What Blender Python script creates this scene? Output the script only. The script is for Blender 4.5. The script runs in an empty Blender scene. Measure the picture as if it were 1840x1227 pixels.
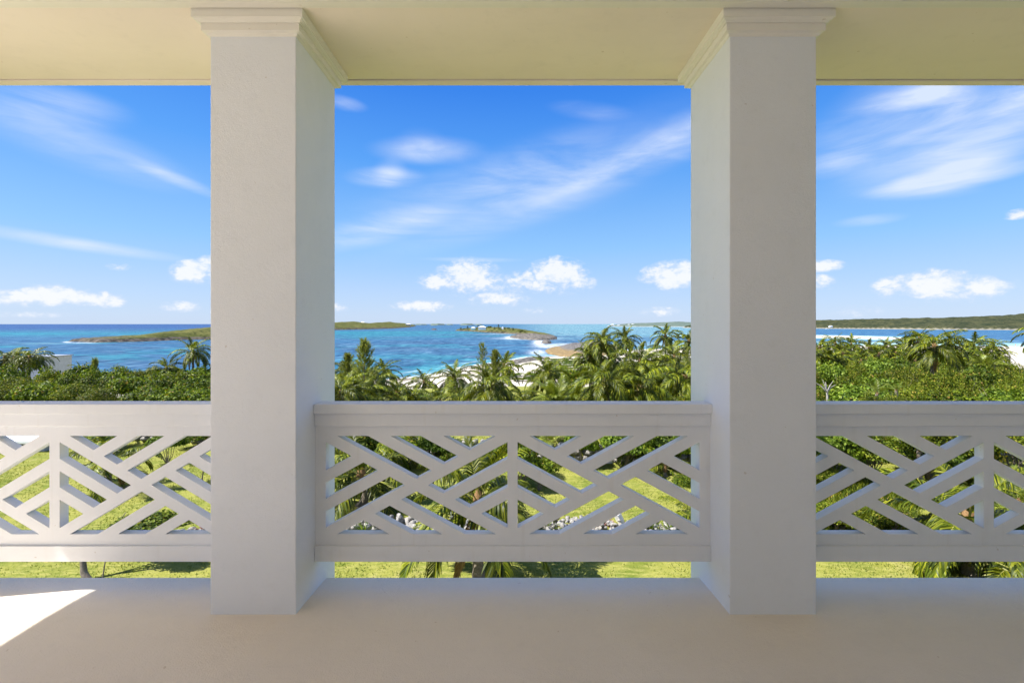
import bpy, math, random
import numpy as np
from mathutils import Vector, Euler

R = math.radians
scene = bpy.context.scene
COL = scene.collection
rnd = random.Random(11)

# ------------------------------------------------------------------ camera
CAMZ = 1.694
F = 818.0
CX, CY = 921.0, 582.0
cam_d = bpy.data.cameras.new("camera")
cam = bpy.data.objects.new("camera", cam_d)
COL.objects.link(cam)
cam.location = (0, 0, CAMZ)
cam.rotation_euler = (R(90), 0, 0)
cam_d.sensor_width = 36.0
cam_d.lens = 36.0 * F / 1840.0
cam_d.shift_x = -1.0 / 1840.0
cam_d.shift_y = -31.5 / 1840.0
cam_d.clip_start = 0.05
cam_d.clip_end = 60000
scene.camera = cam

# ------------------------------------------------------------------ colour management
scene.view_settings.view_transform = 'Standard'
scene.view_settings.look = 'None'
scene.view_settings.gamma = 1.0
scene.view_settings.use_curve_mapping = False
EXPO = 1.66
scene.view_settings.exposure = EXPO
scene.render.engine = 'CYCLES'
scene.cycles.max_bounces = 10
scene.cycles.diffuse_bounces = 5
scene.cycles.glossy_bounces = 3
scene.cycles.transmission_bounces = 4
scene.cycles.transparent_max_bounces = 6
scene.cycles.use_denoising = True
scene.cycles.use_adaptive_sampling = True
scene.cycles.adaptive_threshold = 0.02
scene.cycles.sample_clamp_indirect = 8.0

# ------------------------------------------------------------------ sun
SUN_FROM = Vector((-0.99, -0.20, 1.42)).normalized()
sun_el = math.asin(SUN_FROM.z)
sun_az = math.atan2(SUN_FROM.x, SUN_FROM.y)            # clockwise from +Y
sd = bpy.data.lights.new("sun", 'SUN')
sd.energy = 3.5
sd.angle = R(0.53)
sd.color = (1.0, 0.975, 0.94)
sun = bpy.data.objects.new("sun", sd)
COL.objects.link(sun)
sun.rotation_euler = SUN_FROM.to_track_quat('Z', 'Y').to_euler()
sun.location = (-20, -10, 40)

# ------------------------------------------------------------------ node helpers
class NT:
    def __init__(s, nt):
        s.nt = nt; s.n = nt.nodes; s.l = nt.links
    def new(s, t, **kw):
        nd = s.n.new(t)
        for k, v in kw.items(): setattr(nd, k, v)
        return nd
    def put(s, sock, v):
        if v is None: return
        if isinstance(v, bpy.types.NodeSocket): s.l.new(v, sock)
        else:
            try: sock.default_value = v
            except Exception: sock.default_value = (*v, 1.0)
    def math(s, op, a, b=None, c=None, clamp=False):
        nd = s.new('ShaderNodeMath', operation=op); nd.use_clamp = clamp if clamp else False
        s.put(nd.inputs[0], a); s.put(nd.inputs[1], b)
        if c is not None: s.put(nd.inputs[2], c)
        return nd.outputs[0]
    def vmath(s, op, a, b=None):
        nd = s.new('ShaderNodeVectorMath', operation=op)
        s.put(nd.inputs[0], a)
        if b is not None: s.put(nd.inputs[1], b)
        return nd
    def mix(s, f, a, b, mode='MIX'):
        nd = s.new('ShaderNodeMix', data_type='RGBA', blend_type=mode)
        s.put(nd.inputs[0], f)
        for i, v in ((6, a), (7, b)):
            if isinstance(v, bpy.types.NodeSocket): s.l.new(v, nd.inputs[i])
            else: nd.inputs[i].default_value = (*v[:3], 1.0)
        return nd.outputs[2]
    def noise(s, vec, scale, detail=4, rough=0.55, dist=0.0):
        nd = s.new('ShaderNodeTexNoise')
        if vec is not None: s.l.new(vec, nd.inputs['Vector'])
        nd.inputs['Scale'].default_value = scale
        nd.inputs['Detail'].default_value = detail
        nd.inputs['Roughness'].default_value = rough
        nd.inputs['Distortion'].default_value = dist
        return nd.outputs[0]
    def ramp(s, v, a, b, c=0.0, d=1.0, smooth=True):
        nd = s.new('ShaderNodeMapRange')
        if smooth: nd.interpolation_type = 'SMOOTHSTEP'
        s.put(nd.inputs[0], v)
        for i, x in ((1, a), (2, b), (3, c), (4, d)): s.put(nd.inputs[i], x)
        return nd.outputs[0]
    def mapping(s, vec, loc=(0, 0, 0), rot=(0, 0, 0), scl=(1, 1, 1), kind='POINT'):
        nd = s.new('ShaderNodeMapping', vector_type=kind)
        s.l.new(vec, nd.inputs[0])
        nd.inputs[1].default_value = loc; nd.inputs[2].default_value = rot; nd.inputs[3].default_value = scl
        return nd.outputs[0]

# ------------------------------------------------------------------ world: sky + clouds at infinity
world = bpy.data.worlds.new("World")
scene.world = world
world.use_nodes = True
w = NT(world.node_tree)
w.n.clear()
sky = w.new('ShaderNodeTexSky', sky_type='NISHITA')
sky.sun_disc = False
sky.sun_elevation = sun_el
sky.sun_rotation = sun_az % (2 * math.pi)
sky.altitude = 0
sky.air_density = 1.0
sky.dust_density = 0.35
sky.ozone_density = 2.2
geo = w.new('ShaderNodeNewGeometry')
tc = w.new('ShaderNodeTexCoord')
dirv = w.vmath('NORMALIZE', tc.outputs['Generated']).outputs[0]
sep = w.new('ShaderNodeSeparateXYZ'); w.l.new(dirv, sep.inputs[0])
az = w.math('ARCTAN2', sep.outputs[0], sep.outputs[1])
el = w.math('ARCSINE', sep.outputs[2])
comb = w.new('ShaderNodeCombineXYZ'); w.l.new(az, comb.inputs[0]); w.l.new(el, comb.inputs[1])
ae = comb.outputs[0]

def azel(px, py):
    a = math.atan2(px - CX, F)
    e = math.atan2(CY - py, math.hypot(F, px - CX))
    return a, e

def blob(px, py, wx, wy, rot=0.0, prev=None):
    """soft ellipse on the sky, half sizes in photo pixels"""
    a, e = azel(px, py)
    c = math.cos(a); ce = math.cos(e)
    sx = wx / F * c * c; sy = wy / F * c
    src = ae
    if prev is not None:      # chains the nodes one after another, which keeps the shader's stack small
        src = w.vmath('ADD', ae, w.math('MULTIPLY', prev, 1e-9)).outputs[0]
    v = w.mapping(src, (a, e, 0), (0, 0, rot), (sx, sy, 1), 'TEXTURE')
    ln = w.vmath('LENGTH', v).outputs['Value']
    return w.math('SUBTRACT', 1.0, w.math('MULTIPLY', ln, ln))

# cumulus
cum = None
CUM = [(842, 496, 62, 34, 1), (790, 506, 46, 16, .8), (1000, 494, 62, 32, 1), (948, 505, 50, 20, .8), (1048, 508, 26, 14, .8),
       (885, 512, 60, 14, .5), (897, 537, 58, 13, .9), (758, 550, 58, 12, .9), (1215, 494, 66, 28, 1), (1170, 500, 30, 12, .7),
       (1680, 512, 90, 28, 1), (1765, 518, 70, 24, .9), (1610, 515, 50, 20, .8), (1482, 478, 40, 12, .9), (1475, 508, 30, 16, .8), (348, 488, 44, 22, 1),
       (380, 474, 30, 16, .9), (325, 551, 42, 11, .9), (90, 530, 60, 22, 1), (25, 535, 70, 16, .8), (160, 536, 50, 17, .9),
       (205, 540, 28, 13, .8), (216, 480, 28, 8, .6), (1830, 385, 34, 10, .9), (1185, 560, 40, 10, .6),
       (962, 558, 26, 7, .6), (600, 552, 34, 9, .7), (60, 566, 90, 7, .5), (1540, 560, 60, 12, .35)]
crng = random.Random(4)
for (px, py, wx, wy, st) in [c for c in CUM]:
    if wx >= 44 and wy >= 13:
        CUM.append((px + 6, py + wy * .5, wx * 1.2, wy * .75, .36))
        for k in range(2 if wx < 60 else 3):
            u = crng.uniform(-.8, .8)
            CUM.append((px + wx * .8 * u, py - wy * (.55 - .5 * abs(u)) + crng.uniform(-3, 3), crng.uniform(.22, .4) * wx, crng.uniform(.32, .55) * wy, crng.uniform(.75, 1)))
for (px, py, wx, wy, st) in CUM:
    b = w.math('MULTIPLY', blob(px, py, wx * 1.1, wy * 1.1, 0.0, cum), st)
    cum = w.math('MAXIMUM', 0.0 if cum is None else cum, b)
# the same sort of cloud goes on round the rest of the horizon
azn = w.math('ABSOLUTE', az)
sep2 = w.noise(w.mapping(ae, (3.1, 0, 0), (0, 0, 0), (5.0, 14.0, 1)), 1.0, 2)
band = w.math('MULTIPLY', w.ramp(el, 0.01, 0.05), w.ramp(el, 0.17, 0.09))
rest = w.math('MULTIPLY', w.math('MULTIPLY', w.ramp(sep2, 0.5, 0.62), band), w.ramp(azn, 0.88, 1.0))
cum = w.math('MAXIMUM', cum, rest)
cn = w.noise(w.mapping(ae, (0, 0, 0), (0, 0, 0), (26, 40, 1)), 1.0, 7, 0.6, 0.4)
cn2 = w.noise(w.mapping(ae, (7, 2, 0), (0, 0, 0), (75, 110, 1)), 1.0, 5, 0.6)
cnn = w.math('ADD', w.math('MULTIPLY', w.math('SUBTRACT', cn, 0.5), 2.2), w.math('MULTIPLY', w.math('SUBTRACT', cn2, 0.5), 1.3))
dens = w.math('ADD', w.math('MULTIPLY', cum, 1.05), w.math('MULTIPLY', cnn, w.ramp(cum, 0.0, 0.3)))
cumf = w.math('MULTIPLY', w.ramp(dens, 0.0, 1.05), 0.88)
# cirrus streaks
cir = None
CIR = [(120, 250, 330, 55, -13, .42), (300, 315, 170, 15, -17, .36), (110, 190, 170, 40, 4, .4), (130, 437, 300, 16, -5, .62), 
       (1010, 345, 440, 46, 19, .28), (960, 330, 420, 90, 15, .20), (1110, 302, 230, 16, 20, .18), (690, 408, 190, 34, 17, .6), (1225, 250, 170, 50, 14, .42), (1060, 200, 90, 18, -8, .2),
       (770, 271, 120, 28, 3, .48), (760, 264, 60, 34, 0, .18), (693, 319, 85, 22, 4, .5), (700, 312, 40, 30, 20, .3), (618, 186, 50, 14, -3, .5), (850, 467, 110, 6, 0, .4),
       (1730, 245, 330, 100, 12, .55), (1600, 205, 240, 85, 20, .42), (1760, 250, 170, 50, 8, .4), (1700, 180, 60, 60, 50, .5), (1690, 315, 170, 22, 8, .85), (1760, 318, 150, 20, 6, .6), (1640, 345, 140, 18, -8, .4), (1560, 396, 80, 13, 0, .45),
       (1650, 170, 170, 26, 0, .6), (1830, 190, 90, 50, -20, .5), (1500, 290, 80, 30, 10, .4), (870, 335, 300, 60, 18, .22)]
for (px, py, wx, wy, rt, st) in CIR:
    b = w.math('MULTIPLY', blob(px, py, wx, wy, R(rt), cir if cir is not None else cum), st)
    b = w.math('MAXIMUM', b, 0.0)
    b = w.math('MULTIPLY', b, w.math('MULTIPLY', b, 1.0 / st))
    cir = b if cir is None else w.math('ADD', cir, b)
hp = w.math('ADD', w.math('MAXIMUM', sep.outputs[2], 0.0), 0.12)
pl = w.new('ShaderNodeCombineXYZ')
w.l.new(w.math('DIVIDE', sep.outputs[0], hp), pl.inputs[0]); w.l.new(w.math('DIVIDE', sep.outputs[1], hp), pl.inputs[1])
far_n = w.noise(w.mapping(pl.outputs[0], (0.4, 0.2, 0), (0, 0, 0.5), (0.9, 0.35, 1)), 1.6, 5, 0.5, 0.6)
rest_c = w.math('MULTIPLY', w.ramp(far_n, 0.36, 0.68), 0.8)  # cirrus outside the view, thickened to whiten the light reaching the porch
out_mask = w.math('MAXIMUM', w.ramp(azn, 0.86, 1.05), w.ramp(el, 0.5, 0.62))
cir = w.math('ADD', cir, w.math('MULTIPLY', rest_c, out_mask))
wisp = w.noise(w.mapping(ae, (0, 0, 0), (0, 0, R(-14)), (3.0, 13, 1)), 1.0, 6, 0.55, 1.2)
wisp2 = w.noise(w.mapping(ae, (4, 1, 0), (0, 0, R(-8)), (7, 40, 1)), 1.0, 5, 0.55, 0.9)
wn = w.math('ADD', w.math('ADD', 0.22, w.math('MULTIPLY', w.ramp(wisp, 0.25, 0.72), 0.85)), w.math('MULTIPLY', w.ramp(wisp2, 0.35, 0.7), 0.25))
cirf = w.math('MULTIPLY', w.math('MULTIPLY', cir, wn), 1.0, clamp=True)
cirf = w.math('MINIMUM', cirf, 0.85)

hsv = w.new('ShaderNodeHueSaturation')
hsv.inputs['Hue'].default_value = 0.505
hsv.inputs['Saturation'].default_value = 1.12
hsv.inputs['Value'].default_value = 1.0
w.l.new(sky.outputs[0], hsv.inputs['Color'])
tint = w.mix(1.0, hsv.outputs[0], (0.95, 0.98, 1.0), 'MULTIPLY')
# clear tropical air: pale at the horizon, deepening evenly with height all the way round
cr = w.new('ShaderNodeValToRGB')
w.l.new(w.math('DIVIDE', el, math.pi / 2, clamp=True), cr.inputs[0])
GR = [(0, (.52, .66, .91)), (4, (.43, .61, .93)), (9.2, (.265, .545, .95)), (19, (.085, .35, .92)), (27, (.026, .22, .84)), (50, (.05, .20, .68)), (90, (.06, .18, .56))]
els = cr.color_ramp.elements
while len(els) < len(GR): els.new(0.5)
for e_, (d_, c_) in zip(els, GR):
    e_.position = d_ / 90.0; e_.color = (*c_, 1)
grad = w.mix(1.0, cr.outputs[0], (5.6, 5.6, 5.6), 'MULTIPLY')
tint = w.mix(0.86, tint, grad)
c1 = w.mix(cirf, tint, (4.3, 4.75, 5.6))
shade = w.noise(w.mapping(ae, (1, 5, 0), (0, 0, 0), (20, 60, 1)), 1.0, 4, 0.6)
ccol = w.mix(w.ramp(w.math('ADD', w.math('MULTIPLY', shade, 0.5), w.math('MULTIPLY', dens, 0.5)), 0.38, 0.75), (3.9, 4.4, 5.3), (5.3, 5.35, 5.5))
c2 = w.mix(cumf, c1, ccol)
bg = w.new('ShaderNodeBackground')
w.l.new(c2, bg.inputs[0]); bg.inputs[1].default_value = 0.0595
wo = w.new('ShaderNodeOutputWorld'); w.l.new(bg.outputs[0], wo.inputs[0])
world.cycles.sampling_method = 'MANUAL'
world.cycles.sample_map_resolution = 512

# ------------------------------------------------------------------ object helpers
def link(o, parent=None):
    COL.objects.link(o)
    if parent is not None: o.parent = parent
    return o
def setp(o, label=None, cat=None, group=None, kind=None):
    if label: o['label'] = label
    if cat: o['category'] = cat
    if group: o['group'] = group
    if kind: o['kind'] = kind
    return o
def empty(name, loc, label, cat, group=None, rz=0.0):
    o = bpy.data.objects.new(name, None); o.empty_display_size = 0.2
    o.location = loc; o.rotation_euler = (0, 0, rz)
    link(o); return setp(o, label, cat, group)
def mk(name, verts, faces, mats, smooth=False, mi=None):
    me = bpy.data.meshes.new(name)
    me.from_pydata([tuple(v) for v in verts], [], [tuple(f) for f in faces])
    if not isinstance(mats, (list, tuple)): mats = [mats]
    for m in mats: me.materials.append(m)
    if mi is not None: me.polygons.foreach_set('material_index', mi)
    if smooth: me.polygons.foreach_set('use_smooth', [True] * len(me.polygons))
    me.update()
    return me
def ob(name, me, parent=None, loc=None, rot=None, scl=None):
    o = bpy.data.objects.new(name, me)
    if loc is not None: o.location = loc
    if rot is not None: o.rotation_euler = rot
    if scl is not None: o.scale = scl if hasattr(scl, '__len__') else (scl,) * 3
    return link(o, parent)
def grid_mesh(name, X, Y, Z, mat, smooth=True, attrs=None):
    ny, nx = X.shape
    me = bpy.data.meshes.new(name)
    n = nx * ny
    co = np.stack([X.ravel(), Y.ravel(), Z.ravel()], 1).astype(np.float32)
    idx = np.arange(n).reshape(ny, nx)
    q = np.stack([idx[:-1, :-1], idx[:-1, 1:], idx[1:, 1:], idx[1:, :-1]], -1).reshape(-1, 4)
    me.vertices.add(n); me.vertices.foreach_set('co', co.ravel())
    me.loops.add(q.size); me.loops.foreach_set('vertex_index', q.ravel().astype(np.int32))
    me.polygons.add(len(q)); me.polygons.foreach_set('loop_start', np.arange(0, q.size, 4, dtype=np.int32))
    me.update(calc_edges=True)
    me.polygons.foreach_set('use_smooth', [smooth] * len(q))
    me.materials.append(mat)
    for k, a in (attrs or {}).items():
        if a.ndim == 3:
            at_ = me.attributes.new(k, 'FLOAT_COLOR', 'POINT')
            c = np.concatenate([a.reshape(-1, 3), np.ones((n, 1))], 1).astype(np.float32)
            at_.data.foreach_set('color', c.ravel())
        else:
            at_ = me.attributes.new(k, 'FLOAT', 'POINT')
            at_.data.foreach_set('value', a.ravel().astype(np.float32))
    me.validate(); me.update()
    return me
def raw_mesh(name, V, T, mats, mi=None, smooth=False):
    """V (n,3), T list of equally sized faces array (m,k)"""
    me = bpy.data.meshes.new(name)
    me.vertices.add(len(V)); me.vertices.foreach_set('co', np.asarray(V, np.float32).ravel())
    k = T.shape[1]
    me.loops.add(T.size); me.loops.foreach_set('vertex_index', T.ravel().astype(np.int32))
    me.polygons.add(len(T)); me.polygons.foreach_set('loop_start', np.arange(0, T.size, k, dtype=np.int32))
    for m in (mats if isinstance(mats, (list, tuple)) else [mats]): me.materials.append(m)
    me.update(calc_edges=True)
    if mi is not None: me.polygons.foreach_set('material_index', np.asarray(mi, np.int32))
    if smooth: me.polygons.foreach_set('use_smooth', [True] * len(T))
    return me
def box_vf(x0, x1, y0, y1, z0, z1, base=0):
    v = [(x0, y0, z0), (x1, y0, z0), (x1, y1, z0), (x0, y1, z0), (x0, y0, z1), (x1, y0, z1), (x1, y1, z1), (x0, y1, z1)]
    f = [(0, 3, 2, 1), (4, 5, 6, 7), (0, 1, 5, 4), (1, 2, 6, 5), (2, 3, 7, 6), (3, 0, 4, 7)]
    return v, [tuple(i + base for i in q) for q in f]
def box(name, x0, x1, y0, y1, z0, z1, mat, parent=None, bev=0.0):
    v, f = box_vf(x0, x1, y0, y1, z0, z1)
    o = ob(name, mk(name, v, f, mat), parent)
    if bev:
        b = o.modifiers.new('bevel', 'BEVEL'); b.width = bev; b.segments = 2; b.limit_method = 'ANGLE'
    return o
def prism(name, poly, y0, y1, mat, parent=None):
    n = len(poly)
    v = [(x, y0, z) for x, z in poly] + [(x, y1, z) for x, z in poly]
    a = sum(poly[i][0] * poly[(i + 1) % n][1] - poly[(i + 1) % n][0] * poly[i][1] for i in range(n))
    f = [tuple(range(n)), tuple(range(2 * n - 1, n - 1, -1))] + [(i, i + n, (i + 1) % n + n, (i + 1) % n) for i in range(n)]
    if a < 0: f = [tuple(reversed(q)) for q in f]
    return ob(name, mk(name, v, f, mat), parent)
def clip(poly, a, b, c):
    """keep a*x+b*z<=c"""
    out = []
    n = len(poly)
    for i in range(n):
        p, q = poly[i], poly[(i + 1) % n]
        dp, dq = a * p[0] + b * p[1] - c, a * q[0] + b * q[1] - c
        if dp <= 0: out.append(p)
        if (dp < 0 < dq) or (dq < 0 < dp):
            t = dp / (dp - dq); out.append((p[0] + t * (q[0] - p[0]), p[1] + t * (q[1] - p[1])))
    return out

# value noise in numpy
def vnoise(x, y, seed=0):
    xi = np.floor(x).astype(np.int64); yi = np.floor(y).astype(np.int64)
    fx = x - xi; fy = y - yi
    fx = fx * fx * (3 - 2 * fx); fy = fy * fy * (3 - 2 * fy)
    def h(a, b):
        n = (a * 374761393 + b * 668265263 + seed * 1442695041) & 0x7fffffff
        n = ((n ^ (n >> 13)) * 1274126177) & 0x7fffffff
        return ((n ^ (n >> 16)) & 0xffff) / 65535.0
    return (h(xi, yi) * (1 - fx) + h(xi + 1, yi) * fx) * (1 - fy) + (h(xi, yi + 1) * (1 - fx) + h(xi + 1, yi + 1) * fx) * fy
def fbm(x, y, oct=4, seed=0):
    s = 0; a = 0.5; t = 0
    for o in range(oct):
        s = s + a * vnoise(x * 2 ** o + 17.3 * o, y * 2 ** o - 9.1 * o, seed + o); t += a; a *= 0.5
    return s / t
def sstep(a, b, x):
    t = np.clip((x - a) / (b - a), 0, 1); return t * t * (3 - 2 * t)
def sdist(X, Y, poly):
    """signed distance, positive inside"""
    P = np.array(poly, float); Q = np.roll(P, -1, 0)
    best = np.full(X.shape, 1e18); inside = np.zeros(X.shape, bool)
    for (ax, ay), (bx, by) in zip(P, Q):
        dx, dy = bx - ax, by - ay
        t = np.clip(((X - ax) * dx + (Y - ay) * dy) / (dx * dx + dy * dy), 0, 1)
        best = np.minimum(best, (X - ax - t * dx) ** 2 + (Y - ay - t * dy) ** 2)
        c = ((ay > Y) != (by > Y)) & (X < (bx - ax) * (Y - ay) / (by - ay + 1e-12) + ax)
        inside ^= c
    d = np.sqrt(best)
    return np.where(inside, d, -d)

# ------------------------------------------------------------------ materials
def mat(name):
    m = bpy.data.materials.new(name); m.use_nodes = True
    t = NT(m.node_tree); t.n.clear()
    out = t.new('ShaderNodeOutputMaterial')
    return m, t, out
def pbsdf(t, out, col, rough=0.7, spec=0.3, bump=None, bstr=0.2, bdist=0.01):
    p = t.new('ShaderNodeBsdfPrincipled')
    t.put(p.inputs['Base Color'], col); t.put(p.inputs['Roughness'], rough)
    p.inputs['Specular IOR Level'].default_value = spec
    if bump is not None:
        b = t.new('ShaderNodeBump'); b.inputs['Strength'].default_value = bstr; b.inputs['Distance'].default_value = bdist
        t.l.new(bump, b.inputs['Height']); t.l.new(b.outputs[0], p.inputs['Normal'])
    t.l.new(p.outputs[0], out.inputs[0])
    return p
def plaster(name, col, col2, fine=260, bstr=0.35, bdist=0.003, streak=0.0, rough=0.75, spec=0.2):
    m, t, out = mat(name)
    pos = t.new('ShaderNodeNewGeometry').outputs['Position']
    n1 = t.noise(pos, 1.3, 4, 0.6)
    base = t.mix(t.ramp(n1, 0.3, 0.7), col, col2)
    n3 = t.noise(pos, 9.0, 5, 0.65)
    base = t.mix(t.math('MULTIPLY', t.ramp(n3, 0.52, 0.75), 0.12), base, tuple(c * 0.72 for c in col2))
    spk = t.math('MULTIPLY', t.ramp(t.noise(pos, 26.0, 2, 0.5), 0.745, 0.775), 0.45)
    base = t.mix(spk, base, tuple(c * f for c, f in zip(col2, (.62, .52, .40))))
    n5 = t.noise(t.mapping(pos, (3, 1, 0), (0, 0, 0.3), (0.8, 2.4, 0.8)), 1.0, 6, 0.7)
    base = t.mix(t.math('MULTIPLY', t.ramp(n5, 0.50, 0.72), 0.14), base, tuple(c * .78 for c in col2))
    if streak:
        sv = t.mapping(pos, (0, 0, 0), (0, 0, 0), (22, 22, 0.9))
        s = t.ramp(t.noise(sv, 1.0, 3, 0.5), 0.56, 0.74)
        base = t.mix(t.math('MULTIPLY', s, streak), base, tuple(c * f for c, f in zip(col2, (.80, .76, .66))))
    n2 = t.noise(pos, fine, 3, 0.6)
    n4 = t.noise(pos, fine * 0.25, 3, 0.5)
    h = t.math('ADD', n2, t.math('MULTIPLY', n4, 0.8))
    pbsdf(t, out, base, rough, spec, h, bstr, bdist)
    return m
M_COL = plaster('white_stucco', (.785, .80, .83), (.76, .775, .80), 190, 0.55, 0.004)
M_RAIL = plaster('painted_concrete', (.78, .79, .81), (.755, .765, .78), 420, 0.12, 0.002, streak=0.14)
M_SOF = plaster('cream_soffit_paint', (.87, .765, .685), (.845, .74, .66), 330, 0.2, 0.002)
M_TRIM = plaster('white_trim_paint', (.81, .77, .69), (.79, .75, .67), 400, 0.1, 0.002)
M_FLOOR = plaster('beige_textured_floor', (.84, .745, .62), (.81, .715, .59), 150, 0.8, 0.005, rough=0.62, spec=0.3)
M_WALL = plaster('house_wall_stucco', (.81, .82, .83), (.79, .80, .81), 120, 0.3, 0.003)

def flat(name, col, rough=0.7, spec=0.25, var=0.15, scale=6):
    m, t, out = mat(name)
    pos = t.new('ShaderNodeNewGeometry').outputs['Position']
    n = t.noise(pos, scale, 4, 0.6)
    c = t.mix(t.ramp(n, 0.3, 0.7), tuple(x * (1 - var) for x in col), tuple(min(1, x * (1 + var)) for x in col))
    pbsdf(t, out, c, rough, spec, n, 0.2, 0.02)
    return m
def leafmat(name, cols, trans=0.35, rough=0.42, spec=0.4, objvar=0.25):
    """cols: (dark, mid, light, odd)"""
    m, t, out = mat(name)
    g = t.new('ShaderNodeNewGeometry')
    oi = t.new('ShaderNodeObjectInfo')
    r = g.outputs['Random Per Island']
    c = t.mix(t.ramp(r, 0.0, 0.55, smooth=False), cols[0], cols[1])
    c = t.mix(t.ramp(r, 0.5, 0.93, smooth=False), c, cols[2])
    c = t.mix(t.ramp(r, 0.955, 0.975), c, cols[3])
    f = t.math('ADD', 1 - objvar, t.math('MULTIPLY', oi.outputs['Random'], 2 * objvar))
    cc = t.new('ShaderNodeCombineXYZ')
    t.l.new(f, cc.inputs[0]); t.l.new(f, cc.inputs[1]); t.l.new(f, cc.inputs[2])
    c = t.mix(1.0, c, cc.outputs[0], 'MULTIPLY')
    p = t.new('ShaderNodeBsdfPrincipled')
    t.put(p.inputs['Base Color'], c); p.inputs['Roughness'].default_value = rough
    p.inputs['Specular IOR Level'].default_value = spec
    tr = t.new('ShaderNodeBsdfTranslucent')
    t.l.new(t.mix(1.0, c, (1.25, 1.25, 0.55), 'MULTIPLY'), tr.inputs[0])
    mx = t.new('ShaderNodeMixShader'); mx.inputs[0].default_value = trans
    t.l.new(p.outputs[0], mx.inputs[1]); t.l.new(tr.outputs[0], mx.inputs[2])
    t.l.new(mx.outputs[0], out.inputs[0])
    return m
M_PALM = leafmat('palm_leaflet', ((.026, .042, .003), (.080, .112, .004), (.26, .265, .014), (.32, .25, .04)), 0.28, 0.45, 0.25, 0.4)  # darkest leaflet tone deepened to suggest shadow inside the crowns
M_PALMY = leafmat('young_palm_leaflet', ((.08, .12, .012), (.16, .20, .018), (.28, .30, .04), (.36, .32, .10)), 0.35, 0.38, 0.5, 0.2)
M_DEAD = leafmat('dead_frond', ((.16, .09, .03), (.26, .15, .05), (.34, .22, .08), (.20, .12, .05)), 0.2, 0.7, 0.2, 0.2)
M_RIB = flat('frond_midrib', (.30, .28, .08), 0.5, 0.4)
M_SEAG = leafmat('sea_grape_leaf', ((.022, .042, .003), (.060, .098, .004), (.185, .235, .014), (.26, .17, .04)), 0.34, 0.55, 0.18, 0.3)  # dark leaf tone lowered, putting thicket shadow into the colour
M_OLIVE = leafmat('thicket_leaf', ((.03, .052, .003), (.085, .118, .006), (.225, .25, .02), (.42, .30, .06)), 0.34, 0.55, 0.18, 0.3)
M_BRIGHT = leafmat('bright_leaf', ((.04, .075, .005), (.085, .14, .009), (.20, .265, .028), (.34, .40, .10)), 0.34, 0.55, 0.18, 0.25)
M_CAS = leafmat('casuarina_needle', ((.12, .15, .03), (.20, .23, .05), (.30, .31, .09), (.32, .26, .10)), 0.4, 0.6, 0.2, 0.2)
M_RED = leafmat('bromeliad_red', ((.14, .02, .03), (.25, .05, .05), (.30, .12, .10), (.16, .18, .05)), 0.2, 0.4, 0.5, 0.1)
M_YEL = leafmat('yellow_flower', ((.55, .42, .02), (.65, .50, .03), (.75, .60, .05), (.75, .6, .1)), 0.2, 0.6, 0.3, 0.1)
M_BARK = flat('palm_bark', (.24, .20, .15), 0.85, 0.15, 0.3, 14)
M_WOOD = flat('grey_branch', (.20, .165, .13), 0.85, 0.15, 0.3, 14)
M_FIB = flat('palm_fibre', (.22, .13, .06), 0.9, 0.1, 0.3, 20)
M_COCO = flat('coconut_husk', (.26, .24, .06), 0.6, 0.3, 0.2, 12)
M_WHITE = flat('white_paint', (.80, .80, .78), 0.6, 0.3, 0.04, 2)
M_ROOFW = flat('white_roof', (.82, .82, .81), 0.6, 0.3, 0.03, 2)
M_WIN = flat('dark_window', (.05, .07, .08), 0.15, 0.6, 0.1, 2)
M_PASTEL = flat('pale_green_paint', (.55, .68, .62), 0.6, 0.3, 0.05, 2)
M_ROOFG = flat('grey_roof', (.45, .45, .45), 0.7, 0.3, 0.08, 2)
M_SKIN = flat('skin', (.50, .30, .20), 0.6, 0.3, 0.05, 2)
M_REDC = flat('red_cloth', (.55, .10, .08), 0.8, 0.1, 0.05, 2)
M_DARKC = flat('dark_cloth', (.06, .06, .08), 0.8, 0.1, 0.05, 2)

def stone_mat(name, a, b, c, scale):
    m, t, out = mat(name)
    pos = t.new('ShaderNodeNewGeometry').outputs['Position']
    oi = t.new('ShaderNodeObjectInfo')
    n = t.noise(pos, scale, 6, 0.65)
    n2 = t.noise(pos, scale * 5, 4, 0.6)
    col = t.mix(t.ramp(n, 0.3, 0.6), a, b)
    col = t.mix(t.math('MULTIPLY', t.ramp(n2, 0.5, 0.7), 0.6), col, c)
    col = t.mix(t.math('MULTIPLY', oi.outputs['Random'], 0.35), col, tuple(x * 0.6 for x in b))
    pbsdf(t, out, col, 0.9, 0.15, t.math('ADD', n, n2), 0.6, 0.06)
    return m
M_STONE = stone_mat('limestone', (.18, .165, .145), (.36, .34, .31), (.09, .085, .08), 3.0)
M_STONEW = stone_mat('pale_limestone', (.17, .15, .12), (.36, .335, .29), (.05, .045, .03), 7.0)

# ------------------------------------------------------------------ the balcony
def structure(o, kind='structure'):
    o['kind'] = kind; return o
# floor: level to the columns, then falling a little to the drip edge
xs = [-9.0, 9.5]  # left end past the roof: unseen terrace, extended to bounce sun inside
fl_prof = [(-2.6, 0.0), (2.62, 0.0), (2.78, -0.006), (2.92, -0.016), (3.095, -0.030), (3.11, -0.038), (3.11, -0.30)]
fv = [(x, y, z) for x in xs for (y, z) in fl_prof]
n = len(fl_prof)
ff = [(i, n + i, n + i + 1, i + 1) for i in range(n - 1)]
o = structure(ob('floor', mk('floor', fv, ff, M_FLOOR, False)))
structure(box('ceiling', -5.45, 9.5, -2.6, 3.36, 3.93, 4.15, M_SOF))
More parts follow.
